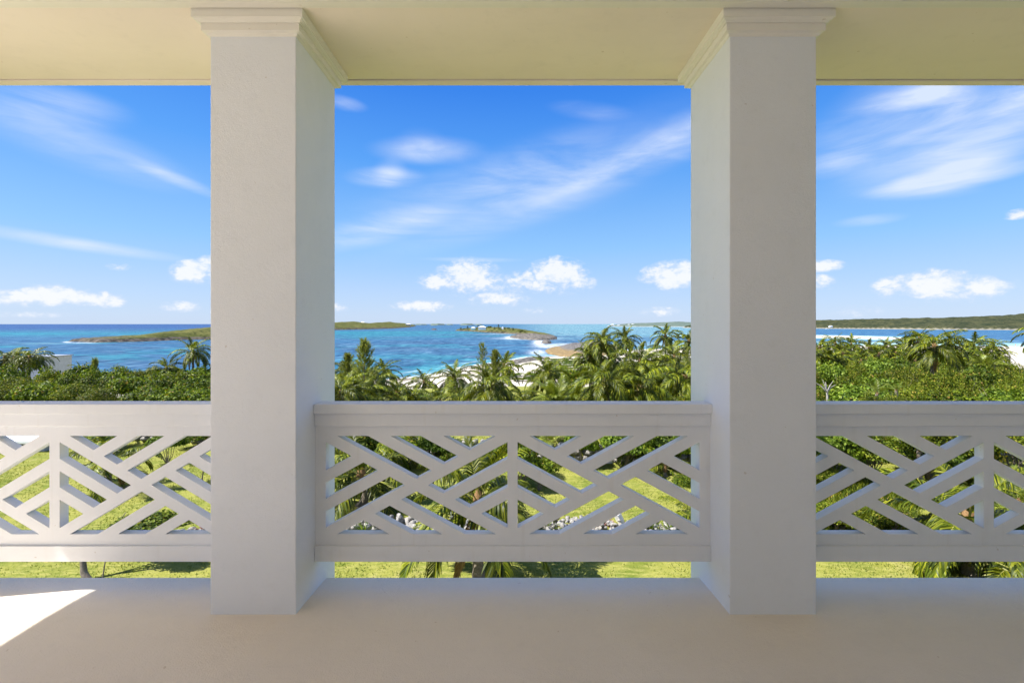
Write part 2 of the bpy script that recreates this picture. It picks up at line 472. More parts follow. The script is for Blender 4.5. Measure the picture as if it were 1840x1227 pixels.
# beam carrying the ceiling with its two edge mouldings
bm = structure(box('beam', -5.45, 9.5, 2.592, 3.352, 3.494, 3.925, M_SOF))
box('inner_moulding', -5.45, 9.5, 2.530, 2.588, 3.487, 3.60, M_TRIM, bm, 0.004)
box('upper_moulding', -5.45, 9.5, 2.545, 2.590, 3.604, 3.926, M_TRIM, bm)
box('outer_moulding', -5.45, 9.5, 3.360, 3.425, 3.484, 3.90, M_SOF, bm, 0.004)
structure(box('wall', -5.45, 9.5, -2.85, -2.6, -0.01, 4.15, M_WALL))
lw = structure(box('lower_wall', -9.0, 9.5, 2.6, 2.9, -7.2, -0.31, M_WALL))

def ring_loft(name, x0, x1, y0, y1, prof, mat_, parent):
    v = []; f = []
    for (p, z) in prof:
        v += [(x0 - p, y0 - p, z), (x1 + p, y0 - p, z), (x1 + p, y1 + p, z), (x0 - p, y1 + p, z)]
    for i in range(len(prof) - 1):
        CUM.append((px + 6, py + wy * .5, wx * 1.2, wy * .75, .36))
        for k in range(4):
            a = i * 4 + k; b = i * 4 + (k + 1) % 4
            f.append((a, b, b + 4, a + 4))
    f.append((3, 2, 1, 0)); e = 4 * (len(prof) - 1); f.append((e, e + 1, e + 2, e + 3))
    return ob(name, mk(name, v, f, mat_), parent)
def column(x0, x1, label, group='square columns along the balcony edge'):
    y0, y1 = 2.66, 3.243
    cx = (x0 + x1) / 2; hw = (x1 - x0) / 2
    t = empty('column', (cx, (y0 + y1) / 2, 0), label, 'column', group)
    hy = (y1 - y0) / 2
    box('shaft', -hw, hw, -hy, hy, -0.36, 3.493, M_COL, t, 0.005)
    ring_loft('lower_moulding', -hw, hw, -hy, hy, [(0.002, 3.370), (.010, 3.374), (.016, 3.383), (.0326, 3.387), (.0326, 3.4275)], M_TRIM, t)
    ring_loft('upper_moulding', -hw, hw, -hy, hy, [(.020, 3.4278), (.040, 3.429), (.044, 3.434), (.056, 3.438), (.060, 3.443), (.067, 3.4435), (.067, 3.4925)], M_TRIM, t)
    return t
column(-1.766, -1.2655, 'left white stucco column between the left and middle bays')
column(1.2685, 1.775, 'right white stucco column, the more shaded one, between the middle and right bays')
column(-4.62, -4.116, 'end column at the far left edge of the balcony, outside the picture')
column(4.34, 4.84, 'end column at the far right of the balcony, outside the picture')

def railing(xl, xr, cxp, wo, label):
    """xl, xr: column faces; cxp: centre of the post; wo: width of each opening"""
    yc = 2.953
    t = empty('railing', ((xl + xr) / 2, yc, 0.1765), label, 'railing', 'concrete lattice railings between the columns')
    ox, oy, oz = t.location
    def lx(x): return x - ox
    def bx(name, x0, x1, y0, y1, z0, z1, bev=0.0):
        return box(name, lx(x0), lx(x1), y0 - oy, y1 - oy, z0 - oz, z1 - oz, M_RAIL, t, bev)
    bx('cap_rail', xl, xr, 2.890, 3.016, 1.1225, 1.185, 0.004)
    bx('upper_rail', xl, xr, 2.907, 3.001, 1.040, 1.122, 0.003)
    bx('bottom_rail', xl, xr, 2.907, 3.001, 0.1765, 0.2755, 0.003)
    y0, y1 = 2.923, 2.983
    ph = 0.0325
    zt, zb = 0.976, 0.3455
    a0 = cxp - ph - wo; a1 = cxp - ph; b0 = cxp + ph; b1 = cxp + ph + wo
    bx('top_frame', xl, xr, y0, y1, zt, 1.0395)
    bx('bottom_frame', xl, xr, y0, y1, 0.276, zb)
    if a0 - xl > 0.005: bx('side_frame', xl, a0, y0, y1, zb, zt)
    if xr - b1 > 0.005: bx('side_frame', b1, xr, y0, y1, zb, zt)
    bx('post', a1, b0, y0, y1, zb, zt)
    hv = 0.0393
    for (x0, x1, mir) in ((a0, a1, False), (b0, b1, True)):
        W = x1 - x0; H = zt - zb; s = H / W
        rect = [(0, 0), (W, 0), (W, H), (0, H)]
        def bar(sgn, k, clips):
            # line: z = c + sgn*s*x
            p = rect
            c = k
            p = clip(p, -sgn * s, 1, c + hv)
            p = clip(p, sgn * s, -1, -c + hv)
            for (a, b, cc) in clips: p = clip(p, a, b, cc)
            if len(p) < 3: return
            g = 0.0004
            q = [((x0 + (W - x if mir else x)) - ox, z + zb - oz) for x, z in p]
            prism('lattice_bar', q, y0 - oy, y1 - oy, M_RAIL, t)
        # D1: z = H - s x ; D2: z = s x
        below1 = (s, 1, H - hv); above1 = (-s, -1, -H - hv)
        below2 = (-s, 1, -hv); above2 = (s, -1, -hv)
        bar(-1, H, [])
        bar(1, 0, [below1]); bar(1, 0, [above1])
        for k in (.295, .585):
            bar(-1, H + k * H, [above2])
            bar(-1, H - k * H, [below2])
            bar(1, k * H, [below1])
            bar(1, -k * H, [above1])
    return t
railing(-1.2655, 1.2685, 0.0, 1.168, 'middle concrete lattice railing between the two square columns')
railing(-4.116, -1.766, -2.941, 1.047, 'left lattice railing, partly sunlit, left of the left column')
railing(1.775, 4.34, 3.058, 1.168, 'right lattice railing, the darkest, right of the right column')

# ------------------------------------------------------------------ land
SEA = CAMZ - 16.0
LAND = [(-1500, 100), (-400, 108), (-120, 115), (-60, 122), (-37, 131), (-27, 139), (-22, 152), (-15, 174), (2, 208), (12, 222), (30, 228), (45, 262), (80, 285),
        (120, 303), (200, 335), (300, 335), (345, 310), (420, 290), (600, 280), (1500, 300), (1500, -400), (-1500, -400)]
def wall_y(x): return 27.0 - 0.158 * (x - 12)
def ground(x, y):
    x = np.asarray(x, float); y = np.asarray(y, float)
    r = np.hypot(x, y)
    d = sdist(x, y, LAND)
    lo = SEA + np.where(d < 0, d * 0.12, 1.0 * sstep(0, 28, d) + 0.02 * np.clip(d, 0, 60))
    top = -6.806 + 0.10 * (fbm(x * 0.12, y * 0.12, 3, 5) - 0.5)
    top = top + 1.0 * sstep(-0.05, 0.35, y - wall_y(x)) * sstep(22, 14, x)
    k = 1 - sstep(36, 118, r)
    lift = np.clip(top - lo, 0, None) * k * sstep(2, 40, d)
    bump = 0.5 * (fbm(x * 0.05, y * 0.05, 3, 9) - 0.5) * sstep(10, 60, d)
    return np.maximum(lo + lift + bump, SEA - 6)
def gz(x, y): return float(ground(np.array([x]), np.array([y]))[0])
def axis(pts):
    out = []
    for a, b, s in pts: out += list(np.arange(a, b, s))
    return np.array(out)
gx = axis([(-1500, -400, 80), (-400, -120, 12), (-120, -50, 3), (-50, 55, 0.5), (55, 420, 2.5), (420, 1501, 60)])
gy = axis([(-400, -20, 40), (-20, 12, 4), (12, 42, 0.3), (42, 130, 1.5), (130, 345, 2.2), (345, 460, 15)])
GX, GY = np.meshgrid(gx, gy)
GZ = ground(GX, GY)
rr = np.hypot(GX, GY); dd = sdist(GX, GY, LAND)
nn = fbm(GX * 0.06, GY * 0.06, 4, 3)
sand = np.clip(sstep(70, 45, dd + 30 * (nn - 0.5)) + sstep(78, 100, rr + 30 * (nn - 0.5)), 0, 1)
sand = np.where((GX < -40) & (rr < 110), sand * 0.3, sand)
shore_rock = 1.0 * sstep(18, 2, np.abs(dd - 3)) * sstep(-60, -25, GX) * sstep(70, 20, GX) * sstep(.40, .55, fbm(GX * .05 + 3, GY * .05, 3, 8) + 0.25 * sstep(-20, 5, GX))
m, t, out = mat('lawn_and_sand')
pos = t.new('ShaderNodeNewGeometry').outputs['Position']
def attr(t, nme):
    a = t.new('ShaderNodeAttribute'); a.attribute_name = nme; return a
n1 = t.noise(pos, 0.55, 5, 0.6); n2 = t.noise(t.mapping(pos, (0, 0, 0), (0, 0, 0.35), (2.0, 7.0, 2)), 1.0, 6, 0.7); n3 = t.noise(pos, 14, 4, 0.7)
g = t.mix(t.ramp(n1, 0.3, 0.66), (.11, .145, .018), (.24, .235, .045))
g = t.mix(t.ramp(n2, 0.42, 0.68), g, (.30, .28, .075))
g = t.mix(t.math('MULTIPLY', t.ramp(n3, 0.5, 0.72), 0.85), g, (.07, .11, .015))
n4 = t.noise(pos, 0.25, 6, 0.7)
g = t.mix(t.math('MULTIPLY', t.ramp(n4, 0.58, 0.70), 0.6), g, (.34, .29, .14))
s = t.mix(t.ramp(n1, 0.3, 0.7), (.44, .39, .31), (.54, .49, .41))
s = t.mix(t.math('MULTIPLY', t.ramp(n2, 0.55, 0.75), 0.35), s, (.45, .38, .28))
c = t.mix(attr(t, 'sand').outputs['Fac'], g, s)
rk = t.mix(t.ramp(t.noise(pos, 0.6, 8, 0.7), 0.4, 0.6), (.11, .095, .075), (.30, .25, .19))
c = t.mix(attr(t, 'rock').outputs['Fac'], c, rk)
pbsdf(t, out, c, 0.9, 0.1, t.math('ADD', n3, n2), 0.7, 0.06)
M_LAND = m
o = structure(ob('ground', grid_mesh('ground', GX, GY, GZ, M_LAND, attrs={'sand': sand, 'rock': np.clip(shore_rock, 0, 1)})))

# ------------------------------------------------------------------ sea
def W(px, py, D): return ((px - CX) / F * D, D, CAMZ - (py - CY) / F * D)
def sea_at(px, py):
    D = 16.0 * F / (py - CY); return ((px - CX) / F * D, D)
az_ = np.radians(np.linspace(-62, 62, 560))
rad = np.concatenate([np.geomspace(85, 3500, 420), np.geomspace(3700, 50000, 24)])
AZ, RA = np.meshgrid(az_, rad)
SX = RA * np.sin(AZ); SY = RA * np.cos(AZ)
PXX = CX + F * SX / SY; PYY = CY + 16 * F / SY
lr = np.log(SY)
nz = fbm(PXX * 0.006, lr * 5.0, 4, 21); nz2 = fbm(PXX * 0.014 + 5, lr * 12.0, 4, 22); nz3 = fbm(SX * 0.004, SY * 0.008, 4, 30)
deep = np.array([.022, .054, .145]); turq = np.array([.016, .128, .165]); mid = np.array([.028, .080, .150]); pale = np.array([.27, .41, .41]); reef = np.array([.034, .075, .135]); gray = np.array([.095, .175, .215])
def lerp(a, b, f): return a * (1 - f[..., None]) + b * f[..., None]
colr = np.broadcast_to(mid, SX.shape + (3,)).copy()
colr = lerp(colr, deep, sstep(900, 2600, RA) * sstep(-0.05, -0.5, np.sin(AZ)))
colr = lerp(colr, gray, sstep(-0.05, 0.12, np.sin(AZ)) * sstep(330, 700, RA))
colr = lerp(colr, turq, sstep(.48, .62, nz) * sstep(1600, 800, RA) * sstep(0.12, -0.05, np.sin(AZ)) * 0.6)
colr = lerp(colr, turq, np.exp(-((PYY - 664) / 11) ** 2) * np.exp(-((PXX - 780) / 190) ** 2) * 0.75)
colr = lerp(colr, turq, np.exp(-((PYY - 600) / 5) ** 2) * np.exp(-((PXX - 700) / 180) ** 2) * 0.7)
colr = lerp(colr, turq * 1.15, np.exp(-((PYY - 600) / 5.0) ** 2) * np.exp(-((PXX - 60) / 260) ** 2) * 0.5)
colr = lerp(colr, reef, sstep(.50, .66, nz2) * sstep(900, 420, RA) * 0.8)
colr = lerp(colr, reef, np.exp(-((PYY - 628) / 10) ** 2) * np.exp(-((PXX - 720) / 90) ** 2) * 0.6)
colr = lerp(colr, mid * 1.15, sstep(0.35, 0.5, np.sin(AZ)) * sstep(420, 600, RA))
dl = -sdist(SX, SY, LAND)
SB = [sea_at(1235, 602.6), sea_at(1330, 602.2), sea_at(1480, 602.8), sea_at(1540, 604), sea_at(1620, 606.5), sea_at(1700, 610), sea_at(1640, 611), sea_at(1540, 608.2), sea_at(1470, 607), sea_at(1330, 603.8), sea_at(1240, 603.8)]
dsb = -sdist(SX, SY, SB)
rightm = sstep(60, 160, SX)
colr = lerp(colr, pale, np.clip(sstep(120, 30, dl + 40 * (nz - .5)) * rightm + sstep(60, 5, dsb), 0, 1) * 0.85)
colr = lerp(colr, np.array([.07, .20, .23]), sstep(22, 4, dl) * (1 - rightm) * 0.6)
foam = np.zeros(SX.shape)
foam = np.maximum(foam, sstep(3.0, 0.5, np.abs(dl - 1.5 + 5 * (nz2 - .5))) * (1 - rightm))
foam = np.maximum(foam, 0.45 * sstep(1.4, 0.3, np.abs(dl - 9 + 9 * (nz - .5))) * (1 - rightm) * sstep(.35, .6, nz2))
for (px, py, sx, sy, st) in ((966, 633, 14, 4.5, .7), (1000, 643, 20, 2.2, .8), (969, 616, 10, 5, 1.0), (985, 622, 22, 3, .8), (945, 608, 40, 2.0, .8), (915, 607, 8, 2.5, .9), (122, 614.8, 7, 1.2, .7),
                             (150, 616, 22, .8, .5), (900, 600.5, 40, .6, .35), (80, 617, 40, 1.0, .12), (1010, 619, 25, 2, .6)):
    g_ = np.exp(-((PXX - px) / sx) ** 2 - ((PYY - py) / sy) ** 2)
    foam = np.maximum(foam, st * np.clip(g_ * 1.5, 0, 1))
m, t, out = mat('sea_water')
pos = t.new('ShaderNodeNewGeometry').outputs['Position']
w1 = t.noise(t.mapping(pos, (0, 0, 0), (0, 0, 0.12), (0.10, 0.34, 1)), 1.0, 5, 0.62, 0.3)
w2 = t.noise(t.mapping(pos, (9, 0, 0), (0, 0, -0.15), (0.012, 0.05, 1)), 1.0, 4, 0.6, 0.4)
w3 = t.noise(t.mapping(pos, (3, 0, 0), (0, 0, 0.1), (0.55, 1.3, 1)), 1.0, 3, 0.6)
c = attr(t, 'water').outputs['Color']
c = t.mix(t.ramp(w1, 0.47, 0.68), c, t.mix(1.0, c, (2.3, 1.75, 1.5), 'MULTIPLY'))
c = t.mix(t.math('MULTIPLY', t.ramp(w1, 0.50, 0.30), 0.75), c, t.mix(1.0, c, (.45, .5, .62), 'MULTIPLY'))
wa = t.noise(t.mapping(pos, (0, 0, 0), (0, 0, 0.06), (0.13, 0.034, 1)), 1.0, 5, 0.7, 0.2)
wb_ = t.noise(t.mapping(pos, (5, 3, 0), (0, 0, -0.05), (0.30, 0.11, 1)), 1.0, 5, 0.7, 0.2)
wsum = t.math('ADD', t.math('MULTIPLY', wa, 0.55), t.math('MULTIPLY', wb_, 0.45))
c = t.mix(t.ramp(wsum, 0.52, 0.64), c, t.mix(1.0, c, (2.3, 1.7, 1.45), 'MULTIPLY'))
c = t.mix(t.ramp(wsum, 0.50, 0.41), c, t.mix(1.0, c, (.42, .55, .66), 'MULTIPLY'))
c = t.mix(t.ramp(w2, 0.35, 0.65), c, t.mix(1.0, c, (.8, 1.12, 1.1), 'MULTIPLY'))
fo = t.math('MULTIPLY', attr(t, 'foam').outputs['Fac'], t.ramp(t.noise(pos, 0.35, 6, 0.75, 0.6), 0.36, 0.58))
caps = t.ramp(t.noise(t.mapping(pos, (0, 0, 0), (0, 0, 0.05), (0.03, 0.14, 1)), 1.0, 8, 0.75), 0.735, 0.78)
fo = t.math('MAXIMUM', fo, t.math('MULTIPLY', caps, 0.5))
c = t.mix(fo, c, (.62, .64, .65))
b = t.new('ShaderNodeBump'); b.inputs['Strength'].default_value = 0.8; b.inputs['Distance'].default_value = 0.6
t.l.new(t.math('ADD', w1, t.math('MULTIPLY', w3, 0.35)), b.inputs['Height'])
df = t.new('ShaderNodeBsdfDiffuse'); t.l.new(c, df.inputs[0]); t.l.new(b.outputs[0], df.inputs['Normal'])
gl = t.new('ShaderNodeBsdfGlossy'); gl.inputs['Roughness'].default_value = 0.22; gl.inputs[0].default_value = (.85, .92, 1, 1); t.l.new(b.outputs[0], gl.inputs['Normal'])
mx = t.new('ShaderNodeMixShader'); mx.inputs[0].default_value = 0.13
t.l.new(df.outputs[0], mx.inputs[1]); t.l.new(gl.outputs[0], mx.inputs[2]); t.l.new(mx.outputs[0], out.inputs[0])
M_SEA = m
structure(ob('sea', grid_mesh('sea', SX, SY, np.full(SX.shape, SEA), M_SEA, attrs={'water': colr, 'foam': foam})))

# ------------------------------------------------------------------ islands, rocks, hills
def island_mat(name, low, low2, veg, veg2, dark, vs=0.05, rs=0.3, blue=0.0):
    m, t, out = mat(name)
    pos = t.new('ShaderNodeNewGeometry').outputs['Position']
    n1 = t.noise(pos, vs, 6, 0.7); n2 = t.noise(pos, rs, 7, 0.7); n3 = t.noise(pos, vs * 6, 4, 0.6)
    v = t.mix(t.ramp(n1, 0.35, 0.65), veg, veg2)
    v = t.mix(t.math('MULTIPLY', t.ramp(n3, 0.48, 0.68), 0.75), v, dark)
    r_ = t.mix(t.ramp(n2, 0.4, 0.62), low, low2)
    c = t.mix(attr(t, 'veg').outputs['Fac'], r_, v)
    pbsdf(t, out, c, 0.95, 0.05, t.math('ADD', n3, n2), 0.8, 0.8)
    return m
def heightfield(name, poly, mat_, hfun, vegfun, res, margin=5, kind='structure', label=None):
    P = np.array(poly); x0, y0 = P.min(0) - margin; x1, y1 = P.max(0) + margin
    X, Y = np.meshgrid(np.linspace(x0, x1, int(max(12, (x1 - x0) / res))), np.linspace(y0, y1, int(max(12, (y1 - y0) / res))))
    d = sdist(X, Y, poly)
    Z = np.where(d > 0, hfun(X, Y, d), d * 0.3) + SEA
    me = grid_mesh(name, X, Y, Z, mat_, attrs={'veg': np.clip(vegfun(X, Y, d, Z - SEA), 0, 1)})
    o = ob(name, me); o['kind'] = kind
    if label: o['label'] = label
    return o
M_ISL = island_mat('scrub_island', (.04, .036, .032), (.13, .11, .09), (.06, .068, .018), (.125, .12, .038), (.022, .032, .010), 0.05, 0.2)
M_ROCKP = island_mat('rock_point', (.055, .050, .046), (.20, .18, .155), (.18, .2, .05), (.25, .24, .07), (.08, .1, .02), 0.08, 0.45)
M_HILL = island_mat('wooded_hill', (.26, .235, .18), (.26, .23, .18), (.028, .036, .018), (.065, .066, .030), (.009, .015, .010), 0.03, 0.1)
M_HILLF = island_mat('haze_tinted_far_land', (.35, .36, .33), (.30, .30, .28), (.09, .12, .10), (.11, .14, .11), (.07, .10, .09), 0.01, 0.05)  # distance haze put into the base colour as pale bluish greens
# left island (left bay)
IA = [sea_at(122, 613.5), sea_at(175, 615.5), sea_at(250, 614), sea_at(320, 611), sea_at(376, 610), sea_at(470, 607), sea_at(520, 603), sea_at(470, 600), sea_at(376, 602), sea_at(300, 605), sea_at(200, 609.5), sea_at(140, 611.5)]
def hA(X, Y, d):
    px = CX + F * X / Y
    top = np.interp(px, [120, 150, 250, 330, 376, 520], [1.5, 2.4, 3.6, 8.6, 10.8, 10.5])
    return np.minimum(top, 2.3 * sstep(0, 3, d) + 0.42 * np.clip(d - 2, 0, 99)) * (0.8 + 0.35 * fbm(X * .05, Y * .05, 4, 4)) + 1.2 * (fbm(X * .2, Y * .2, 3, 14) - .5) * sstep(0, 4, d)
heightfield('island', IA, M_ISL, hA, lambda X, Y, d, h: sstep(2.4, 3.6, h + 2.5 * (fbm(X * .08, Y * .08, 3, 6) - .5)) * sstep(125, 200, CX + F * X / Y), 2.0)
# green island left of the middle bay
IB = [sea_at(520, 593), sea_at(602, 593), sea_at(650, 592), sea_at(705, 590.5), sea_at(735, 588.2), sea_at(748, 586), sea_at(725, 585.6), sea_at(660, 586.2), sea_at(520, 587)]
def hB(X, Y, d):
    px = CX + F * X / Y
    top = np.interp(px, [520, 600, 635, 665, 700, 735, 750], [18, 20, 24, 18, 24, 20, 4])
    return (np.minimum(top, 3 * sstep(0, 8, d) + 0.22 * d)) * (0.8 + 0.4 * fbm(X * .008, Y * .008, 4, 7)) + 1.5 * (fbm(X * .06, Y * .06, 3, 14) - .5) * sstep(0, 8, d)
heightfield('island', IB, M_ISL, hB, lambda X, Y, d, h: sstep(3, 5.5, h + 3 * (fbm(X * .03, Y * .03, 3, 6) - .5)), 8.0, 20)
# middle island with the houses
IC = [sea_at(818, 594.2), sea_at(845, 595.5), sea_at(872, 597.5), sea_at(905, 599.3), sea_at(935, 601), sea_at(970, 604), sea_at(998, 607.5), sea_at(1001, 606), sea_at(985, 602), sea_at(950, 597.5), sea_at(930, 594.5), sea_at(890, 592.5), sea_at(850, 592.3)]
def hC(X, Y, d):
    px = CX + F * X / Y
    top = np.interp(px, [818, 850, 900, 940, 965, 1000], [3.5, 6, 7.5, 5.5, 3.6, 2.0])
    return np.minimum(top, 1.6 * sstep(0, 3, d) + 0.45 * d) * (0.85 + .3 * fbm(X * .03, Y * .03, 4, 2)) + 1.0 * (fbm(X * .15, Y * .15, 3, 3) - .5) * sstep(0, 6, d)
heightfield('island', IC, M_ISL, hC, lambda X, Y, d, h: sstep(1.8, 2.8, h + 1.8 * (fbm(X * .06, Y * .06, 3, 6) - .5)) * sstep(1003, 985, CX + F * X / Y), 3.0, 8)
# bare rock shelf in front of it
ID = [sea_at(915, 606.5), sea_at(935, 609.5), sea_at(965, 611.5), sea_at(990, 611), sea_at(1001, 609.5), sea_at(1000, 606.5), sea_at(970, 603.5), sea_at(930, 603.2)]
heightfield('rock_shelf', ID, M_ROCKP, lambda X, Y, d: (1.8 * sstep(0, 2, d) + .10 * d) * (.6 + .8 * fbm(X * .08, Y * .2, 5, 2)), lambda X, Y, d, h: 0 * h, 1.2, 4)
IE = [sea_at(972, 615.5), sea_at(978, 618), sea_at(988, 618), sea_at(992, 615.5), sea_at(986, 613.2), sea_at(976, 613)]
heightfield('rock_outcrop', IE, M_ROCKP, lambda X, Y, d: (1.6 * sstep(0, 2, d) + .1 * d) * (.7 + .6 * fbm(X * .2, Y * .2, 4, 2)), lambda X, Y, d, h: 0 * h, 0.8, 3)
IF = [sea_at(773, 592.3), sea_at(780, 593), sea_at(787, 592.3), sea_at(780, 591.5)]
heightfield('rock_outcrop', IF, M_ISL, lambda X, Y, d: 3.2 * sstep(0, 8, d), lambda X, Y, d, h: 0 * h, 3, 6)
# tan and grey rock point
m, t, out = mat('tan_rock')
pos = t.new('ShaderNodeNewGeometry').outputs['Position']
n1 = t.noise(pos, 0.25, 6, 0.7); n2 = t.noise(pos, 1.1, 8, 0.75)
sp = t.new('ShaderNodeSeparateXYZ'); t.l.new(pos, sp.inputs[0])
hgt = t.math('ADD', t.math('SUBTRACT', sp.outputs[2], SEA), t.math('MULTIPLY', t.math('SUBTRACT', n1, .5), 2.2))
lowc = t.mix(t.ramp(n2, .4, .62), (.27, .19, .09), (.11, .075, .035))
hic = t.mix(t.ramp(n2, .4, .6), (.06, .056, .052), (.19, .175, .16))
cc = t.mix(t.ramp(hgt, 1.9, 2.9), lowc, hic)
cc = t.mix(t.math('MULTIPLY', attr(t, 'veg').outputs['Fac'], t.ramp(n1, .3, .6)), cc, (.20, .20, .06))
pbsdf(t, out, cc, 0.9, 0.15, t.math('ADD', n1, n2), 0.8, 0.5)
M_TAN = m
IG = [sea_at(979, 630), sea_at(985, 636), sea_at(1000, 639), sea_at(1020, 643), sea_at(1042, 646), sea_at(1060, 648), sea_at(1110, 640), sea_at(1110, 622), sea_at(1060, 621), sea_at(1020, 622.5), sea_at(995, 624.5)]
heightfield('rock_point', IG, M_TAN, lambda X, Y, d: (1.0 * sstep(0, 1.5, d) + 2.9 * sstep(0, 18, d)) * (.60 + .75 * fbm(X * .16, Y * .10, 6, 2)), lambda X, Y, d, h: sstep(48, 60, X), 0.7, 3)
IH = [sea_at(918, 657), sea_at(925, 660), sea_at(955, 654), sea_at(985, 648), sea_at(975, 643.5), sea_at(945, 645), sea_at(922, 650)]
heightfield('rock_shelf', IH, M_ROCKP, lambda X, Y, d: (0.8 * sstep(0, 1, d) + .12 * d) * (.7 + .6 * fbm(X * .2, Y * .2, 5, 2)), lambda X, Y, d, h: 0 * h, 0.5, 3)
# sandbar in the right bay
heightfield('sandbar', SB, M_LAND, lambda X, Y, d: 0.05 + 0.35 * sstep(0, 15, d) + 0 * X, lambda X, Y, d, h: 0 * h + 1, 5, 5)
so = bpy.data.objects['sandbar'].data
a_ = so.attributes.new('sand', 'FLOAT', 'POINT'); a_.data.foreach_set('value', np.ones(len(so.vertices), np.float32))
# long wooded hill across the bay, village shore left of it
IJ = [sea_at(1225, 589), sea_at(1300, 590), sea_at(1400, 590), sea_at(1480, 590.5), sea_at(1600, 591.5), sea_at(1700, 592.5), sea_at(1830, 593), sea_at(2300, 594), (4200, 1800), (2600, 2400), (1500, 2400), sea_at(1235, 586.5)]
def hJ(X, Y, d):
    px = CX + F * X / Y
    top = np.interp(px, [1225, 1400, 1500, 1600, 1700, 1760, 1840, 2300], [20, 26, 27, 29, 31, 37, 42, 55])
    h = 1.5 * sstep(0, 6, d) + 4 * sstep(5, 14, d) + np.minimum(top * .92, 0.16 * np.clip(d - 10, 0, 900))
    return h * (.86 + .28 * fbm(X * .004, Y * .004, 3, 7)) + 8 * (fbm(X * .055, Y * .04, 3, 14) - .45) * sstep(6, 20, d)
heightfield('hills', IJ, M_HILL, hJ, lambda X, Y, d, h: sstep(4, 9, d), 6.5, 20)
IK = [sea_at(1096, 586.6), sea_at(1130, 587), sea_at(1180, 587.2), sea_at(1240, 587.4), sea_at(1300, 588), (1800, 3800), (900, 4300), sea_at(1090, 585.6)]
def hK(X, Y, d):
    px = CX + F * X / Y
    top = np.interp(px, [1090, 1110, 1160, 1200, 1225, 1250, 1300], [8, 17, 20, 24, 30, 38, 38])
    return np.minimum(top, 1 * sstep(0, 10, d) + 0.09 * d) * (.85 + .3 * fbm(X * .004, Y * .004, 3, 7)) + 7 * (fbm(X * .05, Y * .04, 2, 14) - .45) * sstep(6, 30, d)
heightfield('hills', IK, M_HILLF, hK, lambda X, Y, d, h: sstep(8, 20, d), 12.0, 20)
for (pa, pb, py, top) in ((745, 768, 583.9, 14), (772, 800, 584.1, 17), (801, 815, 583.9, 14), (826, 852, 584.3, 17), (735, 747, 584.6, 12), (775, 785, 584.9, 8), (852, 868, 584.1, 12)):
    PL = [sea_at(pa, py), sea_at((pa + pb) / 2, py + .12), sea_at(pb, py), sea_at(pb - 1, py - .12), sea_at(pa + 1, py - .12)]
    heightfield('island', PL, M_HILLF, lambda X, Y, d, top=top: (4 + (top - 4) * sstep(0, 30, d)) * (.55 + .9 * fbm(X * .02, Y * .01, 3, 5)), lambda X, Y, d, h: 1 + 0 * h, 12, 30)

